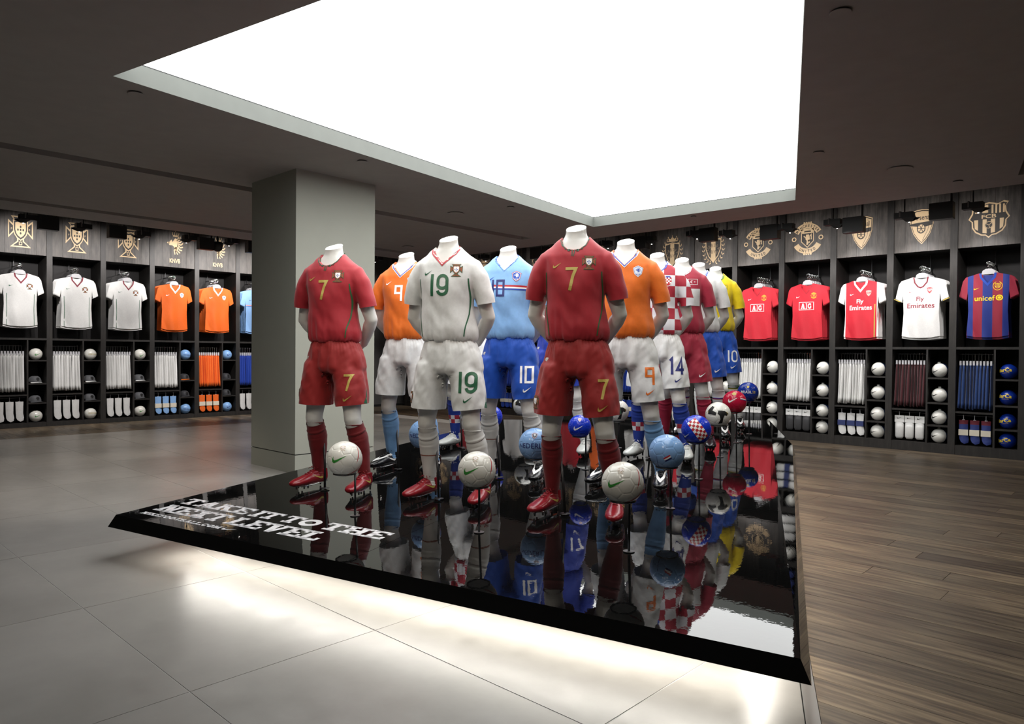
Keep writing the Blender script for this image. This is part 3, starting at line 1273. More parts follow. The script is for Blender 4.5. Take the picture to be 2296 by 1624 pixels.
ltr = []
ltr += slabtext('TAKE', .06, .665, .345, .465)
ltr += slabtext('IT', .70, .905, .345, .465)
ltr += slabtext('TO', .94, 1.215, .345, .465)
ltr += slabtext('THE', 1.25, 1.69, .345, .465)
ltr += slabtext('NEXT', .08, .665, .172, .305)
ltr += slabtext('LEVEL', .71, 1.41, .172, .305)
M_VINYL = plain('white_vinyl', 'E9E9EC', .35)
me = print_mesh('slogan_lettering', [(ltr, 'a', 0)], dict(a=M_VINYL), on_plat)
link('slogan_lettering', me, plat)
me = print_mesh('web_address_lettering', [(slabtext('NIKEFOOTBALL.COM', .09, .79, .087, .125) + swoosh(.09, .85, .108), 'a', 0)], dict(a=M_VINYL), on_plat)
link('web_address_lettering', me, plat)

# ================================================================== WALL DISPLAYS
WALLS = dict(
    L=dict(p=.7622, s0=-6.945 - 2 * .7622, hd=2.655, sh=1.373, rail=1.255, inn=.505, bs=(1.035, .675, .375), pl=.07, cz=2.985, k=1.05, div=.500, sz=2.36, top=3.74),
    R=dict(p=.7140, s0=7.928 - 11 * .7140, hd=2.52, sh=1.316, rail=1.228, inn=.53, bs=(.935, .625, .345), pl=.115, cz=2.83, k=1.0, div=.468, sz=2.20, top=3.74))
BD = .52


def WP(side, i, x, y, z):
    w_ = WALLS[side]
    u = w_['s0'] + i * w_['p'] + x
    return ((-y, u, z), pi / 2) if side == 'L' else ((u, y, z), 0.0)


ORD = ['first', 'second', 'third', 'fourth', 'fifth', 'sixth', 'seventh', 'eighth', 'ninth', 'tenth', 'eleventh', 'twelfth', 'thirteenth', 'fourteenth', 'fifteenth', 'sixteenth', 'seventeenth', 'eighteenth']
bay_cache = {}


def bay(side, i, crest, label, cw, ch, mono=MONO):
    w_ = WALLS[side]
    (x, y, z), rz = WP(side, i, 0, 0, 0)
    t = empty('display_bay', (x, y, 0), rz)
    tag(t, label, 'shelving', 'display bays of the %s wall' % ('left' if side == 'L' else 'right'))
    p = w_['p']
    if side not in bay_cache:
        c = {}
        pt = .078
        c['post'] = MB().box(0, pt, 0, BD, 0, w_['top']).mesh('post')
        hp = []
        n = 5
        for k in range(n):
            a = pt + (p - pt) * k / n
            hp.append(MB().box(a + .001, a + (p - pt) / n - .001, .012 + .0015 * (k % 2), .035, w_['hd'], w_['top']).mesh('header_board'))
        c['hb'] = hp
        c['back_panel'] = MB().box(pt, p, BD - .015, BD, 0, w_['top']).mesh('back_panel')
        c['header_underside'] = MB().box(pt, p, .036, BD - .016, w_['hd'], w_['hd'] + .03).mesh('header_underside')
        c['long_shelf'] = MB().box(pt, p, .004, BD - .016, w_['sh'] - .03, w_['sh']).mesh('long_shelf')
        c['plinth'] = MB().box(pt, p, .006, BD - .016, 0, w_['pl']).mesh('plinth')
        d = w_['div']
        c['divider'] = MB().box(d, d + .02, .006, BD - .016, w_['pl'], w_['sh'] - .03).mesh('divider')
        c['sock_shelf'] = MB().box(pt, d, .006, BD - .016, w_['inn'] - .022, w_['inn']).mesh('sock_shelf')
        c['bs'] = [MB().box(d + .02, p, .006, BD - .016, q - .02, q).mesh('ball_shelf') for q in w_['bs']]
        c['rail'] = MB().tube([(pt, .16, w_['rail']), (d, .16, w_['rail'])], .008, 8).mesh('shorts_rail')
        c['sock_rail'] = MB().tube([(pt, .07, w_['inn'] - .05), (d, .07, w_['inn'] - .05)], .005, 6).mesh('sock_rail')
        za = w_['sz'] + .1262 * w_['k']
        c['arm'] = MB().tube([(pt + (p - pt) / 2, BD - .018, za), (pt + (p - pt) / 2, .0, za)], .0078, 8).tube(
            [(pt + (p - pt) / 2, .44, za + .008), (pt + (p - pt) / 2, .44, w_['hd'])], .006, 6).mesh('shirt_arm')
        bay_cache[side] = c
    c = bay_cache[side]
    link('post', c['post'], t, mat=M_UNIT)
    for m in c['hb']:
        link('header_board', m, t, mat=M_HEAD)
    link('back_panel', c['back_panel'], t, mat=M_BACK)
    for k in ('header_underside', 'long_shelf', 'plinth', 'divider', 'sock_shelf'):
        link(k, c[k], t, mat=M_UNIT)
    for m in c['bs']:
        link('ball_shelf', m, t, mat=M_UNIT)
    link('shorts_rail', c['rail'], t, mat=M_ROD)
    link('sock_rail', c['sock_rail'], t, mat=M_ROD)
    link('shirt_arm', c['arm'], t, mat=M_ROD)
    if crest:
        key = ('crest', crest, side)
        if key not in bay_cache:
            cx = .078 + (p - .078) / 2
            bay_cache[key] = print_mesh('crest', [([[(q[0] * cw, q[1] * ch) for q in P] for P in Ps], m, L) for Ps, m, L in CRESTS[crest]], mono,
                                        lambda a, b, off: (cx + a, .0105 - off * 1.4, w_['cz'] + b))
        link('crest', bay_cache[key], t)
    return t


# ---- hanging shirt
HALF = [(.085, 0), (.23, -.04), (.262, -.085), (.302, -.262), (.222, -.305), (.208, -.215), (.2, -.45), (.215, -.745), (.12, -.765), (0, -.77)]


def sil(neck):
    r = HALF[:]
    l = [(-x, z) for x, z in HALF[::-1][1:]]
    return r + l + neck


def sy(x, z):
    ax = abs(x)
    y = -.045 * math.exp(-(ax / .16) ** 2) + .20 * max(0, ax - .19) ** 1.0 * .5
    y += .016 * noise.noise(V((x * 8, 3.3, z * 2.2))) + .004 * noise.noise(V((x * 22 + z * 9, 7, z * 6)))
    if z < -.3:
        y += .011 * sin(x * 31 + .8 * sin(z * 9)) * min(1, (-.3 - z) / .4)
    return y


VN = [(-.085, 0), (-.075, -.05), (0, -.135), (.075, -.05)]
BN = [(-.06, -.02), (0, -.028), (.06, -.02)]
shirt_me = None


def make_shirt_mesh(name):
    front = print_mesh(name, [([sil(VN)], 'a', 0)], dict(a=None), lambda a, b, off: (a, sy(a, b), b), .026)
    back = print_mesh(name, [([sil(BN)], 'a', 0)], dict(a=None), lambda a, b, off: (a, sy(a, b) + .006 + .024 * max(0, 1 - (a / .24) ** 2), b * 1.035), .05)
    bm = bmesh.new()
    bm.from_mesh(front)
    bm.from_mesh(back)
    bmesh.ops.remove_doubles(bm, verts=bm.verts, dist=1e-5)
    me = bpy.data.meshes.new(name)
    bm.to_mesh(me)
    bm.free()
    me.polygons.foreach_set('use_smooth', [True] * len(me.polygons))
    me.materials.append(None)
    return me


shirt_me = make_shirt_mesh('hanging_shirt')
hang_hook = MB().tube([(0, -.0, .0)] + [(0, -.018 * sin(a), .105 + .02 + .02 * -cos(a)) for a in [k * .55 for k in range(1, 8)]], .004, 6)
hook_me = hang_hook.mesh('hook', True)
hk = MB()
hk.prism([(-.075, -.012), (.075, -.012), (.062, .03), (.03, .052), (-.03, .052), (-.062, .03)], -.008, .008, T=lambda x, y, z: (x, z + .015, y))
arm_me = hk.mesh('shoulder_piece')
hookm = MB()
hookm.tube([(0, .012, .045), (0, .012, .078), (.014, .012, .096)] + [(.024 * cos(radians(A_)), .012, .115 + .024 * sin(radians(A_))) for A_ in range(-20, 201, 22)], .0045, 6)
hookm.box(-.02, .02, .002, .022, .075, .092)
hook_me = hookm.mesh('hook', True)


def sp(a, b, off):
    return (a, sy(a, b) - off, b)


ptcache = {}


def shirt_print(key, layers, mats, cell=.03):
    if key not in ptcache:
        ptcache[key] = print_mesh(key, layers, mats, sp, cell)
    return ptcache[key]


def shirt(side, i, depth, mat, label, group, prints=(), dx=0.0, tilt=0.0):
    w_ = WALLS[side]
    k = w_['k']
    cx = .078 + (w_['p'] - .078) / 2 + dx
    loc, rz = WP(side, i, cx, depth, w_['sz'])
    o = link('hanging_shirt', shirt_me, None, loc, (0, 0, rz + tilt), mat)
    o.scale = (k, k, k)
    tag(o, label, 'shirt', group)
    link('hanger', arm_me, o, mat=M_HANG)
    link('hook', hook_me, o, mat=M_CHROME)
    for nm, me in prints:
        link(nm, me, o)
    return o


# ---- shorts on clip hangers, seen edge-on
def shorts_mesh(seed):
    mb = MB()
    vs, fs = [], []
    nz, na = 9, 14
    rn = random.Random(seed)
    ph = rn.uniform(0, 6)
    for j in range(nz):
        t = j / (nz - 1)
        z = -.0 - .55 * t
        hx = .011 + .012 * t + .003 * sin(ph + t * 6)
        hy = .085 + .055 * t
        for k in range(na):
            a = 2 * pi * k / na
            x = hx * cos(a) + .004 * sin(a * 3 + ph) + .006 * t * sin(ph * 2)
            y = hy * sin(a)
            if j == nz - 1:
                z2 = z + .012 * sin(a * 2 + ph) * 1
            else:
                z2 = z
            vs.append((x, y + .1, z2))
    for j in range(nz - 1):
        for k in range(na):
            k2 = (k + 1) % na
            fs.append((j * na + k, (j + 1) * na + k, (j + 1) * na + k2, j * na + k2))
    fs.append(tuple(range(na)))
    fs.append(tuple(range((nz - 1) * na, nz * na))[::-1])
    mb.add(vs, fs)
    me = mb.mesh('hanging_shorts', True)
    me.materials.append(None)
    return me


SHM = [shorts_mesh(s) for s in range(4)]
clipm = MB().box(-.006, .006, .02, .18, .0, .028)
clipm.box(-.009, .009, .015, .035, -.02, .034)
clip_me = clipm.mesh('clip_hanger')
hkm = MB().tube([(0, .1, .02), (0, .098, .09)] + [(0, .11 + .0125 * cos(radians(A_)), .115 + .0125 * sin(radians(A_))) for A_ in range(200, -21, -44)], .003, 5).mesh('hook')


def shorts_row(side, i, mat, colour, n=10, bayname=''):
    w_ = WALLS[side]
    k = w_['k']
    x0, x1 = .114, w_['div'] - .036
    rn = random.Random(i * 7 + (3 if side == 'L' else 11))
    for q in range(n):
        x = x0 + (x1 - x0) * q / (n - 1)
        loc, rz = WP(side, i, x, .16 - .11 * k, w_['rail'] - .1145 * k)
        o = link('hanging_shorts', SHM[rn.randrange(4)], None, loc, (0, 0, rz + rn.uniform(-.04, .04)), mat)
        o.scale = (k * 1.1, k, k)
        tag(o, '%s %s shorts from the left in %s' % (ORD[q], colour, bayname), 'shorts', 'shorts on the rail in ' + bayname)
        link('clip_hanger', clip_me, o, mat=M_HANG)
        link('hook', hkm, o, mat=M_CHROME)


# ---- socks and sock packs
def sock_mesh():
    O = [(-.042, 0), (.042, 0), (.04, -.17), (.05, -.235), (.045, -.275), (.01, -.29), (-.02, -.268), (-.034, -.235), (-.038, -.17)]
    bm = bmesh.new()
    me0 = print_mesh('hanging_socks', [([O], 'a', 0)], dict(a=None), lambda a, b, off: (a, -.014 * max(0, 1 - (a / .045) ** 2) - .004 + .003 * noise.noise(V((a * 40, 0, b * 25))), b), .02)
    me1 = print_mesh('b', [([O], 'a', 0)], dict(a=None), lambda a, b, off: (a, .014 * max(0, 1 - (a / .045) ** 2) + .004, b), .03)
    bm.from_mesh(me0)
    bm.from_mesh(me1)
    me = bpy.data.meshes.new('hanging_socks')
    bm.to_mesh(me)
    bm.free()
    me.polygons.foreach_set('use_smooth', [True] * len(me.polygons))
    me.materials.append(None)
    return me


sock_me = sock_mesh()
label_me = MB().box(-.0435, .0435, -.021, .018, -.185, -.115).mesh('paper_band')
hk_me = MB().tube([(0, -.006, 0), (0, -.010, .04)] + [(0, .0095 * cos(radians(A_)), .0555 + .0095 * sin(radians(A_))) for A_ in range(200, -21, -44)], .003, 5).box(-.012, .012, -.004, .004, -.01, .008).mesh('hook')
card_me = MB().box(-.048, .048, -.012, -.006, -.075, .012).mesh('header_card')
bag_b = MB().loft([(0, 0, -.07), (0, 0, -.14), (0, 0, -.26), (0, 0, -.285)], [(.044, .012), (.046, .02), (.045, .018), (.03, .006)], 12, horiz=True)
bag_me = bag_b.mesh('packed_socks', True)
bag_me.materials.append(None)
cardprint = print_mesh('tick_emblem', [(swoosh(.05, 0, -.02), 'a', 0)], dict(a=P_BLACK), lambda a, b, off: (a, -.012 - off, b))


def socks_row(side, i, mat, label, bayname, band=None, packs=False, bandz=0.0, n=3):
    w_ = WALLS[side]
    k = w_['k']
    rn = random.Random(i * 3 + 1)
    w0 = (w_['div'] - .078)
    for q in range(n):
        x = .078 + w0 * (.2 + .3 * q)
        loc, rz = WP(side, i, x, .07, w_['inn'] - .05 - .0552 * k)
        kk = k * (1.15 if not packs else 1.15)
        if packs:
            o = link('sock_pack', bag_me, None, loc, (0, 0, rz), mat)
            link('header_card', card_me, o, mat=P_WHITE)
            link('hook', hk_me, o, mat=M_HANG)
            link('tick_emblem', cardprint, o)
        else:
            o = link('hanging_socks', sock_me, None, loc, (0, 0, rz + rn.uniform(-.1, .1)), mat)
            link('hook', hk_me, o, mat=M_HANG)
            if band is not None:
                link('paper_band', label_me, o, (0, 0, bandz), mat=band)
        o.scale = (kk, k, k)
        tag(o, ('left', 'middle', 'right')[q] + ' ' + label, 'socks', 'socks hanging in ' + bayname)


# ---- balls
def ball_mesh(sub, name, groove=.0016, eps=.018):
    bm = bmesh.new()
    bmesh.ops.create_icosphere(bm, subdivisions=sub, radius=1)
    g = (1 + sqrt(5)) / 2
    pent = []
    for s1 in (-1, 1):
        for s2 in (-1, 1):
            pent += [V((0, s1, s2 * g)), V((s1, s2 * g, 0)), V((s2 * g, 0, s1))]
    hexa = []
    for a in (-1, 1):
        for b in (-1, 1):
            for c in (-1, 1):
                hexa.append(V((a, b, c)))
            hexa += [V((0, b * g, a / g)), V((b * g, a / g, 0)), V((a / g, 0, b * g))]
    F = [(p.normalized(), 2.3274) for p in pent] + [(p.normalized(), 2.2673) for p in hexa]
    R = Matrix.Rotation(.35, 3, 'X') @ Matrix.Rotation(.2, 3, 'Z')
    F = [(R @ n_, h) for n_, h in F]
    for v in bm.verts:
        d = v.co.normalized()
        sc_ = sorted((d.dot(n_) / h for n_, h in F), reverse=True)
        e = (sc_[0] - sc_[1])
        k = max(0, 1 - e / eps)
        v.co = d * (1 - groove / .098 * k * k * (3 - 2 * k)) * .098
    me = bpy.data.meshes.new(name)
    bm.to_mesh(me)
    bm.free()
    me.polygons.foreach_set('use_smooth', [True] * len(me.polygons))
    me.materials.append(None)
    return me


ballHI = ball_mesh(6, 'ball_panels', .0018, .012)
ballLO = ball_mesh(4, 'ball_panels_far', .0012, .03)


def sph(r, az, el, off0=.0004, roll=0):
    """map flat print on a sphere; az from -Y towards +X, el up"""
    c = V((sin(az) * cos(el), -cos(az) * cos(el), sin(el)))
    e = V((cos(az), sin(az), 0))
    n_ = c.cross(e)
    n_ = -n_ if n_.z < 0 else n_
    e2 = e * cos(roll) + n_ * sin(roll)
    n2 = n_ * cos(roll) - e * sin(roll)

    def f(x, y, off):
        L = sqrt(x * x + y * y)
        if L < 1e-9:
            return c * (r + off * .3)
        th = L / r
        d = (e2 * x + n2 * y) / L
        return (c * cos(th) + d * sin(th)) * (r + off0 + off * .3)
    return f


def gloss(name, c, rough=.22):
    if name not in MATS:
        MATS[name] = NT(name).set(Base_Color=lin(c), Roughness=rough).m
    return MATS[name]


bp = {}


def bprint(key, layers, mats, az=0, el=0, roll=0, cell=.012):
    if key not in bp:
        bp[key] = print_mesh('print', layers, mats, sph(.098, az, el, .0004, roll), cell)
    return bp[key]


def mat_patch(name, front, back, lim):
    """ball with a front cap of another colour (object -y)"""
    t = NT(name)
    tc = t.n('TexCoord')
    sp_ = t.n('SeparateXYZ')
    t.l(tc.outputs['Object'], sp_.inputs[0])
    a = t.n('Math', operation='LESS_THAN')
    a.inputs[1].default_value = lim
    t.l(sp_.outputs[1], a.inputs[0])
    mx = t.n('MixRGB')
    mx.inputs[1].default_value = lin(back)
    mx.inputs[2].default_value = lin(front)
    t.l(a.outputs[0], mx.inputs[0])
    t.l(mx.outputs[0], t.b.inputs['Base Color'])
    t.set(Roughness=.3)
    MATS[name] = t.m
    return t.m


B_WHITE = gloss('white_ball_skin', 'DEDDD5', .2)
B_SKY = gloss('sky_blue_ball_skin', '7EA6D6', .2)
B_ROYAL = gloss('royal_blue_ball_skin', '1736B8', .2)
B_RED = gloss('red_ball_skin', 'B8173A', .2)
B_SHELL = mat_patch('white_ball_in_blue_shell', 'E4E3DC', '10245A', -.012)
B_BARCA = gloss('deep_blue_ball_skin', '0C2C88', .25)
bp_sw_black = lambda: bprint('swb', [(swoosh(.095, 0, 0), 'a', 0)], dict(a=P_BLACK), -.15, .0, .1)
bp_sw_green = lambda: bprint('swg', [(swoosh(.09, 0, 0), 'a', 0)], dict(a=plain('ball_green', '2F8A30', .4)), -.15, .0, .15)
bp_sw_navy = lambda: bprint('swn', [(swoosh(.09, 0, 0), 'a', 0)], dict(a=P_NAVY), -.15, .0, .15)
bp_port = lambda: bprint('por', [(text('PORTUGAL', .024, 0, 0, .01, .9), 'a', 0)], dict(a=P_GOLD), 0, .05)
bp_neder = lambda: bprint('ned', [(text('NEDERLAND', .026, 0, 0, .0, .9), 'a', 0)], dict(a=P_NAVY), 0, .05)
bp_barca = lambda: bprint('bar', [(text('BarCa', .048, 0, .008, .02, 1.0) + text('mes que un club', .009, .01, -.03, .0, 1.0), 'a', 0)], dict(a=P_YELLOW), -.1, .15, .12)
stem_me = MB().box(-.016, .016, -.02, .0, .085, .112).mesh('hang_tag')


def wall_ball(side, i, cell, mat, label, prints, group='balls in the shelf cells', k=None, tagm=None, dy=0.0):
    w_ = WALLS[side]
    zs = list(w_['bs']) + [w_['pl']]
    zz = [zs[0], zs[1], zs[2], zs[3]][cell]
    r = .098 * (.93 if k is None else k)
    x = (w_['div'] + .02 + w_['p']) / 2
    loc, rz = WP(side, i, x, .115 + dy, zz + r)
    rn = random.Random(i * 5 + cell)
    o = link('football', ballLO, None, loc, (rn.uniform(-.12, .12), rn.uniform(-.12, .12), rz - (.25 if side == 'R' else -.25)), mat)
    o.scale = (r / .098,) * 3
    tag(o, label, 'ball', group)
    for p in prints:
        link('print', p, o)
    if tagm:
        link('hang_tag', stem_me, o, mat=tagm)
    return o


# ---- caps
def cap_meshes():
    mb = MB()
    cs, rs = [], []
    for k in range(8):
        a = k / 7 * pi / 2
        cs.append((0, 0, .105 * sin(a)))
        rs.append((.085 * cos(a) ** .6 + .002, .098 * cos(a) ** .6 + .002))
    mb.loft(cs, rs, 20, horiz=True)
    crown = mb.mesh('crown', True)
    br = MB()
    vs, fs = [], []
    n = 12
    for k in range(n + 1):
        a = -1.15 + 2.3 * k / n
        vs.append((.083 * sin(a), -.09 * cos(a), .012))
        vs.append((.092 * sin(a), -.09 * cos(a) - .075 * cos(a * 1.1), -.004 + .012 * (1 - abs(a) / 1.15) * 1.0))
    for k in range(n):
        fs.append((2 * k, 2 * k + 1, 2 * k + 3, 2 * k + 2))
    br.add(vs, fs)
    br.add([(x, y, z - .004) for x, y, z in vs], [f[::-1] for f in fs])
    brim = br.mesh('brim', True)
    for m in (crown, brim):
        m.materials.append(None)
    return crown, brim


crown_me, brim_me = cap_meshes()
cap_badge = print_mesh('crest', scaled(CRESTS['cross'], .05), dict(a=P_BLACK, b=P_BLACK, c=P_BLACK, d=P_BLACK, e=P_BLACK), lambda a, b, off: (a, -.093 * cos(a / .09) - off - .0015 + b * .25, .055 + b))


def cap(i, cell, label, cm, bm_, rot=.2):
    w_ = WALLS['L']
    zs = list(w_['bs']) + [w_['pl']]
    x = (w_['div'] + .02 + w_['p']) / 2
    loc, rz = WP('L', i, x, .17, zs[cell] + .005)
    o = link('cap', crown_me, None, loc, (0, 0, rz + rot), cm)
    tag(o, label, 'cap', 'caps in the left wall cells')
    link('brim', brim_me, o, mat=bm_)
    link('crest', cap_badge, o)


# ---- fill the bays
C_WHITE = cloth('white_jersey_cloth', 'DEDEDC')
C_ORANGE = cloth('orange_jersey_cloth', 'E4651B')
C_SKYB = cloth('sky_blue_jersey_cloth', '84AEE0')
C_ROYAL = cloth('royal_blue_cloth', '173B9E')
C_MUR = cloth('bright_red_cloth', 'C41F30')
C_MAROON = cloth('maroon_cloth', '471A20')
C_YEL = cloth('yellow_cloth', 'E9C21A')
C_DKBLUE = cloth('dark_blue_cloth', '1C3A70')
C_GREYS = cloth('dark_grey_cloth', '3A3A3C')
C_ARS = mat_stripes('red_body_white_sleeves', None, 1, 0, 0, ('E8E4E2', 'C41F30'), .195)
C_FCB = mat_stripes('claret_and_blue_stripes', ('8E1B33', '1B2F80'), .1, .75, 0, ('8E1B33', '1B2F80'), .212)

vcol = [(-.078, -.004), (-.068, -.055), (0, -.142), (.068, -.055), (.078, -.004)]
P_MAR = plain('maroon_collar', '7E2B38', .6)
pr = {}
pr['pw'] = [('collar', shirt_print('cpw', [(stroke(vcol, .018), 'a', 0)], dict(a=P_MAR))),
            ('tick_emblem', shirt_print('tpw', [(swoosh(.055, -.115, -.185), 'a', 0)], dict(a=P_GREEN))),
            ('crest', shirt_print('bpw', scaled(CRESTS['cross'], .085, .11, -.19), CC_POR)),
            ('piping', shirt_print('ppw', [(stroke([(.17, -.3), (.165, -.5), (.168, -.755)], .007) + stroke([(-.17, -.3), (-.165, -.5), (-.168, -.755)], .007), 'a', 0)], dict(a=P_GREEN)))]
pr['or'] = [('collar', shirt_print('cor', [(stroke(vcol, .022), 'a', 0), (stroke(vcol[2:], .007), 'b', 1)], dict(a=P_WHITE, b=P_BLUE))),
            ('tick_emblem', shirt_print('tor', [(swoosh(.055, -.115, -.19), 'a', 0)], dict(a=P_WHITE))),
            ('crest', shirt_print('bor', scaled(CRESTS['pent'], .085, .11, -.18), CC_PENT_W))]
pr['sk'] = [('collar', shirt_print('csk', [(stroke(vcol, .008), 'a', 0)], dict(a=P_BLUE))),
            ('tick_emblem', shirt_print('tsk', [(swoosh(.055, -.115, -.19), 'a', 0)], dict(a=P_NAVY))),
            ('chest_stripes', shirt_print('ssk', [(stroke([(-.2, -.28), (.2, -.28)], .01), 'a', 0), (stroke([(-.2, -.29), (.2, -.29)], .01), 'b', 0), (stroke([(-.2, -.30), (.2, -.30)], .01), 'c', 0)], dict(a=P_RED, b=P_WHITE, c=P_BLUE))),
            ('crest', shirt_print('bsk', scaled(CRESTS['pent'], .085, .11, -.18), CC_PENT_B))]
pr['ye'] = [('collar', shirt_print('cye', [(stroke(vcol, .016), 'a', 0)], dict(a=P_GREEN))), ('tick_emblem', shirt_print('tye', [(swoosh(.055, -.115, -.19), 'a', 0)], dict(a=P_GREEN)))]
pr['bl'] = [('collar', shirt_print('cbl', [(stroke(vcol, .012), 'a', 0)], dict(a=P_WHITE))), ('tick_emblem', shirt_print('tbl', [(swoosh(.055, -.115, -.19), 'a', 0)], dict(a=P_WHITE))),
            ('piping', shirt_print('pbl', [(stroke([(.17, -.3), (.165, -.5), (.168, -.755)], .012) + stroke([(-.17, -.3), (-.165, -.5), (-.168, -.755)], .012), 'a', 0)], dict(a=P_WHITE)))]
fr = stroke([(-.1, -.26), (.1, -.26), (.1, -.365), (-.1, -.365)], .006, True)
pr['mu'] = [('collar', shirt_print('cmu', [(stroke(vcol, .01), 'a', 0)], dict(a=plain('deep_red_trim', 'A5182A', .6)))),
            ('tick_emblem', shirt_print('tmu', [(swoosh(.06, -.12, -.185), 'a', 0)], dict(a=P_WHITE))),
            ('crest', shirt_print('bmu', scaled(CRESTS['round'], .085, .1, -.17), CC_MU)),
            ('sponsor_lettering', shirt_print('smu', [(fr + slabtext('AIG', -.075, .078, -.35, -.275, .12, sw=.17, th=.08), 'a', 0)], dict(a=P_WHITE)))]
pr['ar'] = [('collar', shirt_print('car', [(stroke(vcol, .024), 'a', 0)], dict(a=P_WHITE))),
            ('tick_emblem', shirt_print('tar', [(swoosh(.055, -.11, -.185), 'a', 0)], dict(a=P_WHITE))),
            ('crest', shirt_print('bar_', scaled(CRESTS['cannon'], .08, .1, -.175), CC_ARS2)),
            ('sponsor_lettering', shirt_print('sar', [(text('Fly', .055, -.005, -.275, .018) + text('Emirates', .062, 0, -.36, .018, .95), 'a', 0)], dict(a=P_WHITE))),
            ('piping', shirt_print('par', [(stroke([(.175, -.32), (.17, -.5), (.172, -.755)], .012), 'a', 0)], dict(a=P_GOLD)))]
pr['aw'] = [('collar', shirt_print('caw', [(stroke([(-.08, -.004), (-.07, -.07), (-.03, -.125), (0, -.138), (.03, -.125), (.07, -.07), (.08, -.004)], .016), 'a', 0)], dict(a=P_MAR))),
            ('tick_emblem', shirt_print('taw', [(swoosh(.05, -.11, -.185), 'a', 0)], dict(a=P_DKRED))),
            ('crest', shirt_print('baw', scaled(CRESTS['cannon'], .08, .1, -.175), CC_ARS)),
            ('sponsor_lettering', shirt_print('saw', [(text('Fly', .055, -.005, -.275, .012) + text('Emirates', .062, 0, -.36, .012, 1.05), 'a', 0)], dict(a=P_DKRED))),
            ('cuffs', shirt_print('kaw', [(stroke([(.328, -.262), (.24, -.305)], .012) + stroke([(-.328, -.262), (-.24, -.305)], .012), 'a', 0)], dict(a=P_GOLD)))]
pr['fc'] = [('collar', shirt_print('cfc', [(stroke(vcol, .024), 'a', 0)], dict(a=P_BLUE))),
            ('tick_emblem', shirt_print('tfc', [(swoosh(.06, -.115, -.185), 'a', 0)], dict(a=P_YELLOW))),
            ('crest', shirt_print('bfc', scaled(CRESTS['stripes'], .065, .1, -.16) + [(stroke(arc(.1, -.16, .046, .05, 110, 430, 20), .005), 'a', 0)], CC_FCB)),
            ('sponsor_lettering', shirt_print('sfc', [(text('unicef', .062, -.03, -.3, .012, 1.0) + stroke(arc(.118, -.3, .03, .028, 0, 345, 16), .012, True) + [arc(.118, -.3, .018, .016, 0, 330, 8)], 'a', 0)], dict(a=P_YELLOW)))]

LN = ['first', 'second', 'third', 'fourth', 'fifth', 'sixth', 'seventh', 'eighth', 'ninth', 'tenth']


def fill(side, i, name, smat, sname, prints, n_sh, shmat, shcol, sockmat, socklab, dx=0, n_shorts=10, **kw):
    """shirts, shorts, socks of one bay; name = 'the ... bay ...'"""
    w_ = WALLS[side]
    step = .062
    for q in range(n_sh):
        first = q == 0
        lab = ('front %s in %s' % (sname, name)) if first else ('%s from the front, %s in %s' % (ORD[q], sname.split(' with')[0], name))
        shirt(side, i, .035 + q * step, smat, lab, None if first else 'shirts behind the front one in ' + name, prints if first else [], dx, 0 if first else random.uniform(-.02, .02))
    shorts_row(side, i, shmat, shcol, n_shorts, name)
    if sockmat:
        socks_row(side, i, sockmat, '%s in %s' % (socklab, name), name, **kw)


Lb = [  # index, crest, size, bay name
    (1, 'cross', .34, .47, 'the leftmost white shirt bay'),
    (2, 'cross', .34, .47, 'the second white shirt bay'),
    (3, 'cross', .34, .47, 'the third white shirt bay'),
    (4, 'lion', .34, .5, 'the left orange shirt bay'),
    (5, 'lion', .34, .5, 'the right orange shirt bay'),
    (6, 'lion', .34, .5, 'the light blue shirt bay'),
    (7, 'lion', .34, .5, 'the bay hidden by the pillar'),
    (8, 'star', .36, .5, 'the yellow shirt bay'),
    (9, 'star', .36, .5, 'the far corner blue shirt bay')]
BAND = plain('cream_paper_band', 'D8D0BE', .6)
BAND_N = plain('navy_paper_band', '2A3566', .6)
for i, cr, cw, chh, nm in Lb:
    bay('L', i, cr, 'black wooden display bay with pale crest, ' + nm, cw, chh)
fill('L', 1, Lb[0][4], C_WHITE, 'white football shirt with maroon v collar', pr['pw'], 5, C_WHITE, 'white', C_WHITE, 'white socks')
fill('L', 2, Lb[1][4], C_WHITE, 'white football shirt with maroon v collar', pr['pw'], 5, C_WHITE, 'white', C_WHITE, 'white socks')
fill('L', 3, Lb[2][4], C_WHITE, 'white football shirt with maroon v collar', pr['pw'], 5, C_WHITE, 'white', C_WHITE, 'white socks')
fill('L', 4, Lb[3][4], C_ORANGE, 'orange football shirt with white collar', pr['or'], 4, C_WHITE, 'white', C_SKYB, 'light blue socks with paper band', band=BAND)
fill('L', 5, Lb[4][4], C_ORANGE, 'orange football shirt with white collar', pr['or'], 5, C_ORANGE, 'orange', C_ORANGE, 'orange socks with paper band', band=BAND)
fill('L', 6, Lb[5][4], C_SKYB, 'light blue football shirt with chest stripes', pr['sk'], 5, C_ROYAL, 'royal blue', C_WHITE, 'white socks')
fill('L', 7, Lb[6][4], C_SKYB, 'light blue football shirt', pr['sk'], 2, C_WHITE, 'white', C_SKYB, 'light blue socks', n_shorts=6)
fill('L', 8, Lb[7][4], C_YEL, 'yellow football shirt with green collar', pr['ye'], 4, C_ROYAL, 'royal blue', C_WHITE, 'white socks')
fill('L', 9, Lb[8][4], C_ROYAL, 'blue football shirt with white piping', pr['bl'], 4, C_WHITE, 'white', C_ROYAL, 'royal blue socks with paper band', band=BAND)
CAPG, CAPW = cloth('grey_cap_cloth', '56575A'), P_WHITE
CAPK, CAPO = cloth('black_cap_cloth', '26262A'), P_ORANGE
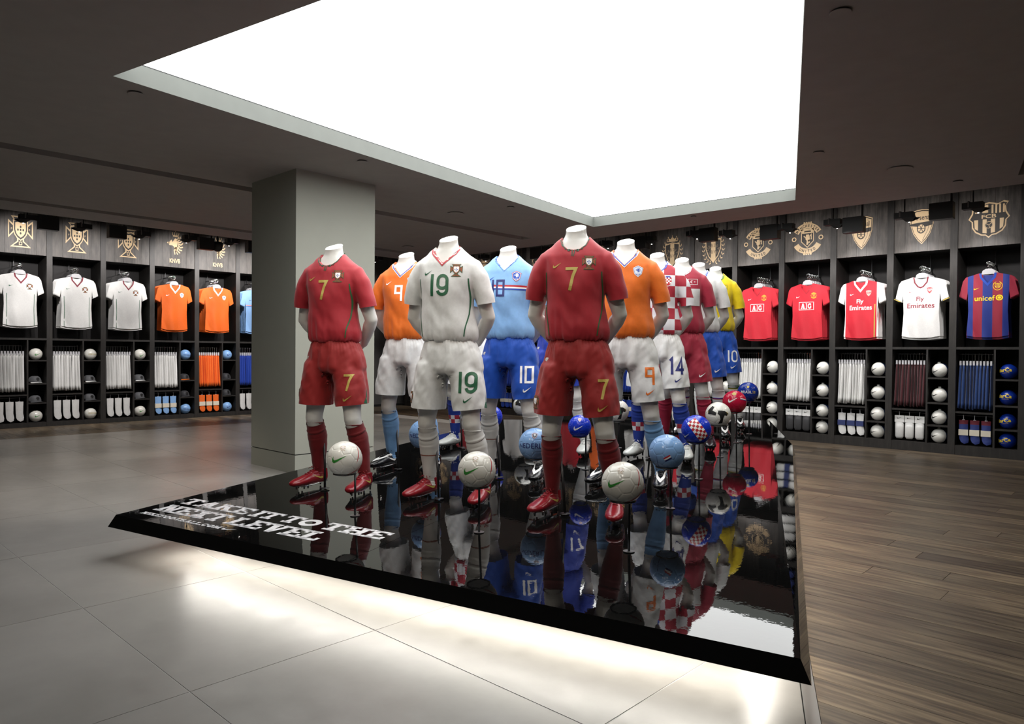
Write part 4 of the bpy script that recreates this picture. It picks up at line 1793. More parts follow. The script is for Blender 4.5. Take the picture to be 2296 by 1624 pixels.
LNM = {1: 'in the leftmost white shirt bay', 2: 'in the second white shirt bay', 3: 'in the third white shirt bay', 4: 'in the left orange shirt bay', 5: 'in the right orange shirt bay', 6: 'in the bay left of the pillar'}
for i in (1, 2, 3, 4, 5):
    if i <= 3:
        pa, pb = ([bp_sw_green()], [bp_port()]) if i != 2 else ([bp_port()], [bp_sw_green()])
        wall_ball('L', i, 0, B_WHITE, 'white football, top shelf ' + LNM[i], [pa[0]])
        wall_ball('L', i, 3, B_WHITE, 'white football, bottom cell ' + LNM[i], [pa[0]])
        cap(i, 1, 'grey cap with white brim edge, upper shelf ' + LNM[i], CAPG, CAPW)
        cap(i, 2, 'plain grey cap, lower shelf ' + LNM[i], CAPG, CAPG)
    else:
        pp_ = [bp_neder()] if i == 4 else [bp_sw_navy()]
        wall_ball('L', i, 0, B_SKY, 'light blue football, top shelf ' + LNM[i], pp_)
        wall_ball('L', i, 3, B_SKY, 'light blue football, bottom cell ' + LNM[i], pp_)
        cap(i, 1, 'dark cap with orange brim, upper shelf ' + LNM[i] if i == 4 else 'dark cap, upper shelf ' + LNM[i], CAPK, CAPO if i == 4 else CAPK)
        cap(i, 2, 'dark cap, lower shelf ' + LNM[i], CAPK, CAPK)
cap(8, 0, 'white cap on the top cell shelf in the yellow shirt bay', P_WHITE, P_WHITE, 0)
wall_ball('L', 8, 1, B_ROYAL, 'royal blue football in the yellow shirt bay right of the pillar', [bprint('sww', [(swoosh(.09, 0, 0), 'a', 0)], dict(a=P_WHITE), -.1, 0, .15)])

Rb = [(16, None, 0, 0, 'the bay at the right edge'),
      (15, 'stripes', .42, .43, 'the claret and blue shirt bay'),
      (14, 'cannon', .34, .44, 'the maroon shorts bay'),
      (13, 'cannon', .34, .44, 'the red and white shirt bay'),
      (12, 'round', .44, .44, 'the right plain red shirt bay'),
      (11, 'round', .44, .44, 'the left plain red shirt bay'),
      (10, 'wreath', .44, .54, 'the right wreath crest bay'),
      (9, 'wreath', .44, .54, 'the left wreath crest bay')]
for k in range(8, -1, -1):
    Rb.append((k, ['wreath', 'round', 'star'][k % 3], .42, .48, 'the %s bay right of the corner' % ORD[k]))
for i, cr, cw, chh, nm in Rb:
    bay('R', i, cr, ('black wooden display bay with pale crest, ' if cr else 'black wooden display bay, ') + nm, cw, chh, MONO_W if cr == 'wreath' else MONO)
N_ = {i: nm for i, _, _, _, nm in Rb}
fill('R', 15, N_[15], C_FCB, 'claret and blue striped shirt with yellow print', pr['fc'], 4, C_DKBLUE, 'dark blue', mat_bands('claret_topped_blue_sock', '2B3B7C', [(-.05, .1, '6E2030')]), 'blue socks with claret tops', band=BAND)
fill('R', 14, N_[14], C_WHITE, 'white football shirt with maroon print', pr['aw'], 6, C_MAROON, 'maroon', C_WHITE, 'packed white socks with header card', packs=True)
fill('R', 13, N_[13], C_ARS, 'red football shirt with white sleeves', pr['ar'], 6, C_WHITE, 'white', C_WHITE, 'white socks with navy band', band=BAND_N, bandz=.02)
fill('R', 12, N_[12], C_MUR, 'red football shirt with boxed white lettering', pr['mu'], 6, C_WHITE, 'white', C_GREYS, 'packed dark socks with header card', packs=True)
fill('R', 11, N_[11], C_MUR, 'red football shirt with boxed white lettering', pr['mu'], 6, C_WHITE, 'white', C_GREYS, 'packed dark socks with header card', packs=True)
fill('R', 10, N_[10], C_MUR, 'red football shirt', pr['mu'][:2], 3, C_WHITE, 'white', C_WHITE, 'white socks')
fill('R', 9, N_[9], C_MUR, 'red football shirt', pr['mu'][:2], 3, C_MUR, 'red', C_WHITE, 'white socks')
cols = [(C_WHITE, 'white'), (C_ROYAL, 'royal blue'), (C_MUR, 'red'), (C_ORANGE, 'orange')]
for k in range(1, 9):
    a, b, c = cols[k % 4], cols[(k + 1) % 4], cols[(k + 1) % 4]
    fill('R', k, N_[k], a[0], a[1] + ' football shirt', [], 2, b[0], b[1], cols[3][0] if k in (2, 3) else c[0], 'orange socks with paper band' if k in (2, 3) else c[1] + ' socks with paper band', n_shorts=7, band=BAND)
TAGM = plain('grey_hang_tag', '9DA09A', .5)
cell_n = ['top', 'second', 'third', 'bottom']
for i in (15, 14, 13, 12, 11):
    for c in range(4):
        if i == 15:
            wall_ball('R', i, c, B_BARCA, 'blue football with yellow script in the %s cell of the claret and blue bay' % cell_n[c], [bp_barca()])
        else:
            wall_ball('R', i, c, B_SHELL, 'white football with black tick in the %s cell of %s' % (cell_n[c], N_[i]), [bp_sw_black()], tagm=TAGM if c % 2 == 1 or i == 14 else None)
for i in (10, 9):
    for c in range(4):
        wall_ball('R', i, c, B_SHELL, 'white football in the %s cell of %s' % (cell_n[c], N_[i]), [bp_sw_black()])

# ---- track, spotlights, hanging boxes in the ceiling gap
trk = []
for nm, a, b in (('left', (1.38, -8.6, 3.30), (1.38, -1.0, 3.30)), ('right', (1.2, -.73, 3.30), (12.6, -.73, 3.30))):
    t = empty('light_track', a)
    tag(t, 'black light track running in the ceiling gap above the %s display wall' % nm, 'track')
    d = V(b) - V(a)
    if nm == 'left':
        MB().box(-.018, .018, 0, d.y, 0, .03).build('rail', M_BLACK, t)
        for k in range(9):
            MB().tube([(0, .4 + k * .85, .03), (0, .4 + k * .85, .45)], .006, 5).build('hanger_rod', M_BLACK, t)
    else:
        MB().box(0, d.x, -.018, .018, 0, .03).build('rail', M_BLACK, t)
        for k in range(12):
            MB().tube([(.5 + k * .95, 0, .03), (.5 + k * .95, 0, .45)], .006, 5).build('hanger_rod', M_BLACK, t)
hs = MB().box(-.10, .10, -.055, .055, -.035, .035)
hs_me = hs.mesh('housing')
vis_me = MB().add([(-.02, -.05, -.036), (.13, -.05, -.036), (.13, .05, -.036), (-.02, .05, -.036), (.02, -.04, -.075), (.09, -.04, -.085), (.17, .0, -.045), (.02, .04, -.075)], [(0, 1, 5, 4), (1, 6, 5), (2, 7, 6), (3, 2, 7), (0, 4, 7, 3), (4, 5, 6, 7), (1, 2, 6)]).mesh('reflector')
ln_me = MB().loft([(.05, 0, -.086), (.05, 0, -.082)], [.008, .008], 10, horiz=True).mesh('lens')
bx_me = MB().box(-.12, .12, -.06, .06, -.095, .095).mesh('housing')
add = 0


def spot(kind, P, rz, label, flip=False):
    t = empty(kind, P, rz)
    tag(t, label, 'spotlight' if kind == 'spotlight' else 'box' if kind == 'hanging_box' else 'lamp')
    zt = 3.295 - P[2]
    if kind == 'spotlight':
        o = link('housing', hs_me, t, mat=M_BLACK)
        o2 = link('reflector', vis_me, t, mat=M_BLACK)
        o3 = link('lens', ln_me, t, mat=M_EMW)
        if flip:
            for q in (o, o2, o3):
                q.scale = (-1, 1, 1)
        MB().tube([(0, 0, .035), (0, 0, zt)], .007, 6).build('stem', M_BLACK, t)
        MB().box(-.045, -.03, -.056, .056, -.02, .05).build('bracket', M_HANG if flip is None else M_WALLP, t)
    elif kind == 'hanging_box':
        link('housing', bx_me, t, mat=M_BLACK)
        MB().box(.085, .105, -.01, .01, .095, zt).build('bracket', M_BLACK, t)
    else:
        MB().loft([(0, 0, -.12), (0, 0, -.09), (0, 0, -.02), (0, 0, .03), (0, 0, .045)], [.03, .065, .085, .08, .03], 20).build('dome', M_BLACK, t, True)
        MB().tube([(0, 0, .04), (0, 0, zt)], .016, 8).build('stem', M_BLACK, t)
    return t


def at(px, py, ax, val):
    d = fw + r2 * ((px - 1148) / F_PX) - u2 * ((py - 812) / F_PX)
    t = (val - CAM[ax]) / d[ax]
    return CAM + d * t


SPL = [('spotlight', 62, 488, 'black track spotlight in front of the leftmost cross crest', True), ('hanging_box', 108, 501, 'black hanging box between the first two cross crests', 0),
       ('spotlight', 187, 508, 'black track spotlight overlapping the second cross crest', True), ('hanging_box', 262, 521, 'black hanging box left of the third cross crest', 0),
       ('spotlight', 320, 525, 'black track spotlight right of the third cross crest', True), ('spotlight', 425, 534, 'black track spotlight right of the first lion crest', True),
       ('hanging_box', 461, 547, 'black hanging box left of the round dome lamp', 0), ('dome_lamp', 488, 548, 'black round dome lamp hanging before the second lion crest', 0),
       ('spotlight', 520, 541, 'black track spotlight right of the second lion crest', True), ('hanging_box', 568, 555, 'black hanging box beside the pillar above the third lion crest', 0),
       ('hanging_box', 806, 575, 'black hanging box just right of the pillar', 0), ('spotlight', 846, 579, 'black track spotlight left of the starred crest', True),
       ('hanging_box', 886, 585, 'black hanging box right of the starred crest', 0)]
for kd, px, py, lab, fl in SPL:
    P = at(px, py, 0, 1.38)
    spot(kd, (P.x, P.y, P.z), pi / 2, lab, bool(fl))
SPR = [('spotlight', 2182, 462, 'black track spotlight before the striped shield crest'), ('hanging_box', 2112, 474, 'black hanging box right of the right cannon crest'),
       ('spotlight', 2028, 484, 'black track spotlight before the right cannon crest'), ('hanging_box', 1915, 505, 'black hanging box before the left cannon crest'),
       ('spotlight', 1868, 499, 'black track spotlight left of the left cannon crest'), ('spotlight', 1763, 509, 'black track spotlight between the two round crests'),
       ('hanging_box', 1727, 521, 'black hanging box before the left round crest'), ('spotlight', 1630, 523, 'black track spotlight right of the right wreath crest'),
       ('spotlight', 1556, 524, 'black track spotlight left of the right wreath crest'), ('hanging_box', 1588, 527, 'black hanging box above the right wreath crest'),
       ('spotlight', 1455, 536, 'black track spotlight above the right orange shirt mannequin'), ('hanging_box', 1437, 545, 'black hanging box above the right orange shirt mannequin'),
       ('spotlight', 1358, 546, 'black track spotlight right of the centre red shirt mannequin'), ('hanging_box', 1205, 568, 'black hanging box left of the centre red shirt mannequin'),
       ('spotlight', 1222, 559, 'black track spotlight by the shoulder of the centre red shirt mannequin'), ('spotlight', 1085, 576, 'black track spotlight left of the light blue shirt mannequin'),
       ('hanging_box', 1115, 580, 'black hanging box left of the light blue shirt mannequin')]
for kd, px, py, lab in SPR:
    P = at(px, py, 1, -.73)
    spot(kd, (P.x, P.y, P.z), 0, lab)


def beam(loc, target, e, size=62, blend=.7, col=(1, .955, .93)):
    ld = bpy.data.lights.new('spot', 'SPOT')
    ld.energy = e
    ld.color = col
    ld.spot_size = radians(size)
    ld.spot_blend = blend
    ld.shadow_soft_size = .03
    o = bpy.data.objects.new('spot_beam', ld)
    COL.objects.link(o)
    o.location = loc
    d = V(target) - V(loc)
    o.rotation_euler = d.to_track_quat('-Z', 'Y').to_euler()


for i, e, dy_ in ((1, 1.15, 0), (2, .8, .05), (3, .55, -.1), (4, 1.3, 0), (5, 1.5, .05), (6, 1.1, .05), (8, .9, 0), (9, .9, 0)):
    y = WALLS['L']['s0'] + (i + .55) * WALLS['L']['p'] + dy_
    beam((1.10, y + .12, 2.86), (0, y, 2.55), SPOT_W * 1.0 * e, 76)
    beam((1.75, y - .1, 2.9), (0, y, .75), SPOT_W * 1.5 * e, 52)
for i, e, dx_ in ((15, .85, 0), (14, 1.25, 0), (13, 1.2, 0), (12, 1.1, .0), (11, 1.0, -.1), (10, .9, 0), (9, .7, 0), (7, .7, 0), (5, .7, 0), (3, .7, 0), (1, .7, 0)):
    x = WALLS['R']['s0'] + (i + .55) * WALLS['R']['p'] + dx_
    beam((x - .1, -.58, 2.74), (x, 0, 2.62), SPOT_W * .14 * e, 120)
    beam((x - .1, -.60, 2.76), (x, 0, 1.95), SPOT_W * .42 * e, 90)
    beam((x + .1, -1.0, 2.85), (x, 0, 1.2), SPOT_W * .5 * e, 55)
# ================================================================== MANNEQUINS
HIP = {-1: (-.085, .005, .86), 1: (.105, .005, .86)}
KNEE = {-1: (-.128, -.012, .46), 1: (.175, -.075, .46)}
ANK = {-1: (-.130, .070, .095), 1: (.240, -.022, .095)}


def hz(z):
    return z + .22 * (z - 1.2) if z > 1.2 else z


def leg_path(s):
    h, k, a = V(HIP[s]), V(KNEE[s]), V(ANK[s])
    P = [h, h.lerp(k, .3), h.lerp(k, .6), h.lerp(k, .85), k, k.lerp(a, .12) + V((0, .01, 0)), k.lerp(a, .35) + V((0, .024, 0)), k.lerp(a, .6) + V((0, .018, 0)), k.lerp(a, .88), a, a + V((0, -.005, -.04))]
    R = [(.088, .098), (.083, .09), (.07, .075), (.056, .062), (.053, .060), (.052, .058), (.056, .062), (.047, .052), (.034, .040), (.034, .042), (.036, .05)]
    return P, R


def body_mesh():
    mb = MB()
    T = [(.80, 0, .155, .10), (.88, .005, .168, .115), (.96, .0, .150, .105), (1.04, -.005, .135, .098), (1.14, -.005, .134, .105), (1.24, -.008, .138, .115), (1.32, -.005, .152, .108), (1.39, 0, .138, .088),
         (1.435, .005, .105, .07), (1.462, .008, .070, .062), (1.485, .008, .058, .06), (1.51, .004, .055, .062), (1.57, .0, .058, .066)]
    mb.loft([(.008 if z < 1 else 0, y, hz(z)) for z, y, a, b in T], [(a, b) for z, y, a, b in T], 28, horiz=True)
    for s in (-1, 1):
        P, R = leg_path(s)
        mb.loft(P, R, 20)
        sh, el, wr = V((s * .162, .005, hz(1.345))), V((s * .240, .062, 1.105)), V((s * .140, .165, .945))
        mb.loft([sh + V((-s * .05, 0, .015)), sh, sh.lerp(el, .35), sh.lerp(el, .75), el, el.lerp(wr, .2), el.lerp(wr, .6), wr], [.045, (.054, .056), (.050, .054), (.045, .046), (.042, .044), (.044, .044), (.037, .038), (.026, .03)], 16)
        # hand behind the back
        h0 = wr
        pd = V((-s * .72, .12, -.62)).normalized()
        sd = V((0, 1, .15)).normalized()
        up_ = pd.cross(sd)
        mb.loft([h0, h0 + pd * .03, h0 + pd * .07, h0 + pd * .095], [(.027, .02), (.033, .017), (.042, .017), (.038, .013)], 12, side=tuple(sd))
        for k in range(4):
            b = h0 + pd * .085 + sd * (.030 - .0205 * k)
            L = (.062, .072, .067, .052)[k]
            cu = V((-s * .35, -.1, -.6)).normalized()
            mb.loft([b, b + pd * L * .45, b + (pd * .8 + cu * .4) * L * .8, b + (pd * .6 + cu * .8) * L], [.0092, .0088, .0082, .006], 8)
        b = h0 + pd * .03 + sd * .022
        mb.loft([b, b + (pd * .5 + sd * .6) * .035, b + (pd * .85 + sd * .5) * .062], [.012, .0105, .008], 8)
    me = evaluated(mb, [('REMESH', dict(mode='VOXEL', voxel_size=.0072)), ('SMOOTH', dict(factor=.5, iterations=5))], 'body')
    bm = bmesh.new()
    bm.from_mesh(me)
    n_ = V((.22, -.42, .88)).normalized()
    n_ = V((-.07, -.42, .9)).normalized()
    r = bmesh.ops.bisect_plane(bm, geom=bm.verts[:] + bm.edges[:] + bm.faces[:], plane_co=(0, 0, 1.578), plane_no=n_, clear_outer=True, dist=.0015)
    ed = [e for e in r['geom_cut'] if isinstance(e, bmesh.types.BMEdge)]
    f = bmesh.ops.edgeloop_fill(bm, edges=ed)
    for q in f['faces']:
        q.smooth = False
    bm.to_mesh(me)
    bm.free()
    me.materials.append(None)
    return me


def disp(me, fn):
    for v in me.vertices:
        v.co += fn(v.co, v.normal)
    me.update()


def bisect_mesh(me, cuts):
    bm = bmesh.new()
    bm.from_mesh(me)
    for co, no, flt in cuts:
        geom = [v for v in bm.verts if flt(v.co)]
        vs_ = set(geom)
        es = [e for e in bm.edges if e.verts[0] in vs_ and e.verts[1] in vs_]
        fs = [f for f in bm.faces if all(v in vs_ for v in f.verts)]
        bmesh.ops.bisect_plane(bm, geom=geom + es + fs, plane_co=co, plane_no=no, clear_outer=True)
    bm.to_mesh(me)
    bm.free()
    me.polygons.foreach_set('use_smooth', [True] * len(me.polygons))
    return me


def jersey_mesh(neck):
    mb = MB()
    T = [(.965, .0, .120, .088), (.955, .0, .150, .112), (.962, .0, .168, .128), (.985, .0, .178, .138), (1.03, 0, .180, .142), (1.11, 0, .168, .140), (1.17, 0, .156, .142), (1.24, -.004, .163, .143), (1.30, -.004, .182, .136), (1.38, 0, .190, .118), (1.41, .002, .168, .10),
         (1.436, .005, .128, .086), (1.458, .008, .094, .076), (1.475, .008, .07, .066)]
    mb.loft([(.008 if z < 1.1 else 0, y, hz(z)) for z, y, a, b in T[2:]], [(a, b) for z, y, a, b in T[2:]], 32, horiz=True)
    mb.loft([(.008, 0, .968), (.008, 0, .952), (.008, 0, .966)], [(.172, .132), (.150, .112), (.12, .09)][:3], 32, horiz=True)
    for s in (-1, 1):
        mb.loft([(s * .10, .0, hz(1.36)), (s * .155, .0, hz(1.352)), (s * .188, .005, hz(1.315)), (s * .212, .012, hz(1.26)), (s * .231, .022, 1.205), (s * .239, .030, 1.15)],
                [(.07, .066), (.072, .073), (.064, .074), (.058, .071), (.053, .068), (.053, .068)], 20)
    me = evaluated(mb, [('REMESH', dict(mode='VOXEL', voxel_size=.0075)), ('SMOOTH', dict(factor=.5, iterations=14))], 'jersey')

    def d(p, n_):
        k = 0
        a = atan2(p.x, -p.y)
        low = max(0, min(1, (1.2 - p.z) / .22))
        k += .010 * low * noise.noise(V((a * 4.5, 1.7, p.z * 2.0)))
        k += .006 * noise.noise(V((p.x * 9 + p.z * 7, p.y * 9, p.z * 7 - abs(p.x) * 8))) + .003 * noise.noise(V((p.x * 24 + p.z * 10, p.y * 20, p.z * 12)))
        if p.z < 1.0:
            k += .003 * sin(a * 34 + 3 * noise.noise(V((a * 3, 0, 0)))) * (1.0 - p.z) / .045
        # drape from chest
        k += .004 * low * sin(a * 7 + p.z * 9)
        return n_ * k
    disp(me, d)
    cuts = []
    for s in (-1, 1):
        ax_ = V((s * .14, .10, -1)).normalized()
        cuts.append((V((s * .25, .03, 1.19)), ax_, (lambda s_: (lambda c: c.x * s_ > .172 and c.z < 1.26 and c.z > 1.125))(s)))
    # sleeve cut only where the sleeve stands off the trunk
    me = bisect_mesh(me, cuts)
    # neck opening
    o = bpy.data.objects.new('tmpj', me)
    COL.objects.link(o)
    F, Bk = neck
    cut_ = MB()
    n = len(F)
    cut_.add([(x, -.3, z) for x, z in F] + [(x, -.045, z + .003) for x, z in F] + [(x * .95, .03, max(z, 1.505)) for x, z in F] + [(x * .95, .3, max(z, 1.515)) for x, z in F],
             [tuple(range(n)), tuple(range(3 * n, 4 * n))[::-1]] + [(i + a * n, i + a * n + n, (i + 1) % n + a * n + n, (i + 1) % n + a * n) for i in range(n) for a in (0, 1, 2)])
    c = bpy.data.objects.new('tmpc', cut_.mesh('c'))
    COL.objects.link(c)
    bm = bmesh.new()
    bm.from_mesh(c.data)
    bmesh.ops.recalc_face_normals(bm, faces=bm.faces)
    bm.to_mesh(c.data)
    bm.free()
    m = o.modifiers.new('b', 'BOOLEAN')
    m.operation = 'DIFFERENCE'
    m.object = c
    m.solver = 'FAST'
    dg = bpy.context.evaluated_depsgraph_get()
    me2 = bpy.data.meshes.new_from_object(o.evaluated_get(dg))
    me2.name = 'jersey'
    bpy.data.objects.remove(o)
    bpy.data.objects.remove(c)
    me2.materials.clear()
    me2.materials.append(None)
    return me2


def shorts_body_mesh():
    mb = MB()
    T = [(.985, .142, .106), (.965, .150, .113), (.94, .165, .125), (.90, .182, .137), (.85, .192, .142), (.79, .196, .142), (.76, .18, .12)]
    mb.loft([(.010 + (.98 - z) * .1, .0, z) for z, a, b in T], [(a, b) for z, a, b in T], 32, horiz=True)
    mb.loft([(-.075, .0, .88), (-.090, .0, .82), (-.10, .0, .76), (-.115, -.0, .66), (-.124, -.0, .52)], [(.06, .08), (.096, .125), (.101, .132), (.104, .132), (.106, .132)], 24, horiz=True)
    mb.loft([(.10, .0, .88), (.110, .0, .82), (.122, -.010, .76), (.142, -.025, .66), (.158, -.035, .52)], [(.06, .08), (.092, .125), (.098, .13), (.101, .13), (.102, .13)], 24, horiz=True)
    me = evaluated(mb, [('REMESH', dict(mode='VOXEL', voxel_size=.0075)), ('SMOOTH', dict(factor=.5, iterations=14))], 'shorts')

    def d(p, n_):
        a = atan2(p.x - .01, -p.y)
        t = max(0, min(1, (.98 - p.z) / .12))
        k = .0035 * (1 - t) * sin(a * 46 + 2 * noise.noise(V((a * 4, 0, 0))))
        k += .012 * noise.noise(V((a * 3.4, 5, p.z * 2))) * t
        k += .008 * noise.noise(V((p.x * 13 + p.z * 8, p.y * 12, p.z * 9 - abs(p.x) * 13))) + .003 * noise.noise(V((p.x * 34 - p.z * 14, p.y * 30, p.z * 20)))
        return n_ * k
    disp(me, d)
    me = bisect_mesh(me, [(V((-.12, 0, .552)), V((-.06, 0, -1)), lambda c: c.x < .028 and c.z < .7), (V((.15, 0, .552)), V((.1, 0, -1)), lambda c: c.x >= .0279 and c.z < .7)])
    me.materials.append(None)
    return me


def sock_body(s):
    P, R = leg_path(s)
    k, a = V(KNEE[s]), V(ANK[s])
    top = k.lerp(a, .085)
    mb = MB()
    pts = [top + V((0, .007, 0)), k.lerp(a, .13) + V((0, .01, 0)), k.lerp(a, .20) + V((0, .014, 0)), k.lerp(a, .208) + V((0, .014, 0)), k.lerp(a, .225) + V((0, .016, 0)), k.lerp(a, .35) + V((0, .022, 0)), k.lerp(a, .6) + V((0, .018, 0)), k.lerp(a, .88), a, a + V((0, -.005, -.03))]
    rr = [(.0560, .062), (.0565, .0625), (.0585, .065), (.0605, .0675), (.0585, .0645), (.0625, .0685), (.0535, .0585), (.0395, .0455), (.038, .045), (.040, .05)]
    # subdivide for creases
    C, Q = [], []
    for i in range(len(pts) - 1):
        m_ = 1 if i in (2,) else 6 if i > 3 else 3
        for j in range(m_):
            t = j / m_
            C.append(pts[i].lerp(pts[i + 1], t))
            ra = [rr[i][q] * (1 - t) + rr[i + 1][q] * t for q in (0, 1)]
            cr = .0006 * sin(len(C) * 1.9) + .0006 * sin(len(C) * .9 + 1)
            Q.append((ra[0] + cr, ra[1] + cr))
    C.append(pts[-1])
    Q.append(rr[-1])
    mb.loft(C, Q, 24, caps=False)
    # turned-in top edge
    mb.loft([C[0], C[0] + V((0, 0, .003)), C[0] - V((0, 0, .006))], [Q[0], (Q[0][0] - .002, Q[0][1] - .002), (Q[0][0] - .005, Q[0][1] - .005)], 24, horiz=True, caps=False)
    me = mb.mesh('sock', True)
    me.materials.append(None)
    return me


def boot_mesh():
    """boot pointing to -y, heel at origin"""
    mb = MB()
    C = [(0, .056, .052), (0, .045, .052), (0, .015, .049), (0, -.04, .047), (0, -.09, .043), (0, -.14, .037), (0, -.19, .032), (0, -.222, .029), (0, -.238, .028)]
    R = [(.020, .028), (.034, .040), (.040, .042), (.041, .042), (.046, .039), (.050, .032), (.047, .025), (.034, .018), (.016, .010)]
    mb.loft(C, R, 18, side=(1, 0, 0))
    mb.loft([(0, .012, .06), (0, .01, .085), (0, .008, .108)], [(.041, .053), (.041, .050), (.042, .050)], 16, horiz=True)
    mb.loft([(0, -.02, .078), (0, -.06, .078), (0, -.10, .063)], [(.032, .024), (.030, .02), (.028, .015)], 12)
    me = evaluated(mb, [('REMESH', dict(mode='VOXEL', voxel_size=.0042)), ('SMOOTH', dict(factor=.5, iterations=4))], 'boot')
    me = bisect_mesh(me, [(V((0, .01, .104)), V((0, .15, 1)), lambda c: c.y > -.06 and c.z > .08)])
    me.materials.append(None)
    return me


body_me = body_mesh()
NECK_V = ([(0, 1.413), (.069, 1.485), (.079, 1.515), (.084, 1.62), (-.084, 1.62), (-.079, 1.515), (-.069, 1.485)], None)
NECK_R = ([(0, 1.446), (.033, 1.451), (.062, 1.474), (.077, 1.515), (.083, 1.62), (-.083, 1.62), (-.077, 1.515), (-.062, 1.474), (-.033, 1.451)], None)
jerV = jersey_mesh(NECK_V)
jerR = jersey_mesh(NECK_R)
sho_me = shorts_body_mesh()
sock_ms = {s: sock_body(s) for s in (-1, 1)}
boot_me = boot_mesh()


def bvh(me):
    return BVHTree.FromPolygons([v.co.copy() for v in me.vertices], [tuple(p.vertices) for p in me.polygons])


BV = dict(V=bvh(jerV), R=bvh(jerR), S=bvh(sho_me), B=bvh(boot_me), K1=bvh(sock_ms[1]), K0=bvh(sock_ms[-1]))


def wrapper(tree, ang=0.0, rot=0.0, o=(0, 0)):
    """project (x, z) print on the garment; ang = direction looked from, 0 = front, + towards +x"""
    T = BV[tree]
    dr = V((-sin(ang), cos(ang), 0))
    ex_ = V((cos(ang), sin(ang), 0))

    def f(x, z, off):
        p0 = ex_ * x + V((0, 0, z)) - dr * .6
        h, n_, i_, d_ = T.ray_cast(p0, dr)
        if h is None or n_.dot(dr) > -.03:
            h, n_, i_, d_ = T.find_nearest(ex_ * x + V((0, 0, z)) - dr * .13)
        if n_.dot(dr) > 0:
            n_ = -n_
        return h + n_ * (off * .5 + .0008) - dr * .0008
    return f


mp = {}


def mprint(key, layers, mats, tree, ang=0.0, cell=.014):
    if key not in mp:
        mp[key] = print_mesh(key, layers, mats, wrapper(tree, ang), cell)
    return mp[key]


def collar_mesh(key, tree, loop_front, wd, mats, back=True):
    """band along the neck opening; loop_front = stroke path in x,z on the front"""
    loop_front = [(x * 1.05, z - .004) for x, z in loop_front]
    lay = [(stroke(loop_front, wd), 'a', 0)]
    if 'b' in mats:
        lay.append((stroke([(x, z - wd * .32) for x, z in loop_front], wd * .28), 'b', 1))
    front = print_mesh(key, lay, mats, wrapper(tree, 0), .008)
    # back band: swept strip
    vs, fs = [], []
    n = 24
    for i in range(n + 1):
        a = pi * i / n
        x, y = .0775 * cos(a), .008 + .074 * sin(a)
        vs += [(x * 1.02, y * 1.0, 1.520 + .008 * sin(a)), (x * .93, y * .93, 1.520 + .028 * sin(a) + .006), (x * .90, y * .90, 1.520 + .024 * sin(a))]
    for i in range(n):
        for j in (0, 1):
            fs.append((i * 3 + j, i * 3 + j + 1, i * 3 + 4 + j, i * 3 + 3 + j))
    bm = bmesh.new()
    bm.from_mesh(front)
    b2 = MB().add(vs, fs).mesh('b')
    for p in b2.polygons:
        p.material_index = 0
    bm.from_mesh(b2)
    me = bpy.data.meshes.new('collar')
    bm.to_mesh(me)
    bm.free()
    for k in mats.values():
        me.materials.append(k)
    me.polygons.foreach_set('use_smooth', [True] * len(me.polygons))
    return me


VLOOP = [(-.074, 1.516), (-.064, 1.488), (0, 1.420), (.064, 1.488), (.074, 1.516)]
RLOOP = [(-.074, 1.516), (-.060, 1.477), (-.032, 1.455), (0, 1.45), (.032, 1.455), (.060, 1.477), (.074, 1.516)]
PIPE = [(.150, 1.33), (.153, 1.22), (.150, 1.12), (.140, 1.06), (.130, .985)]


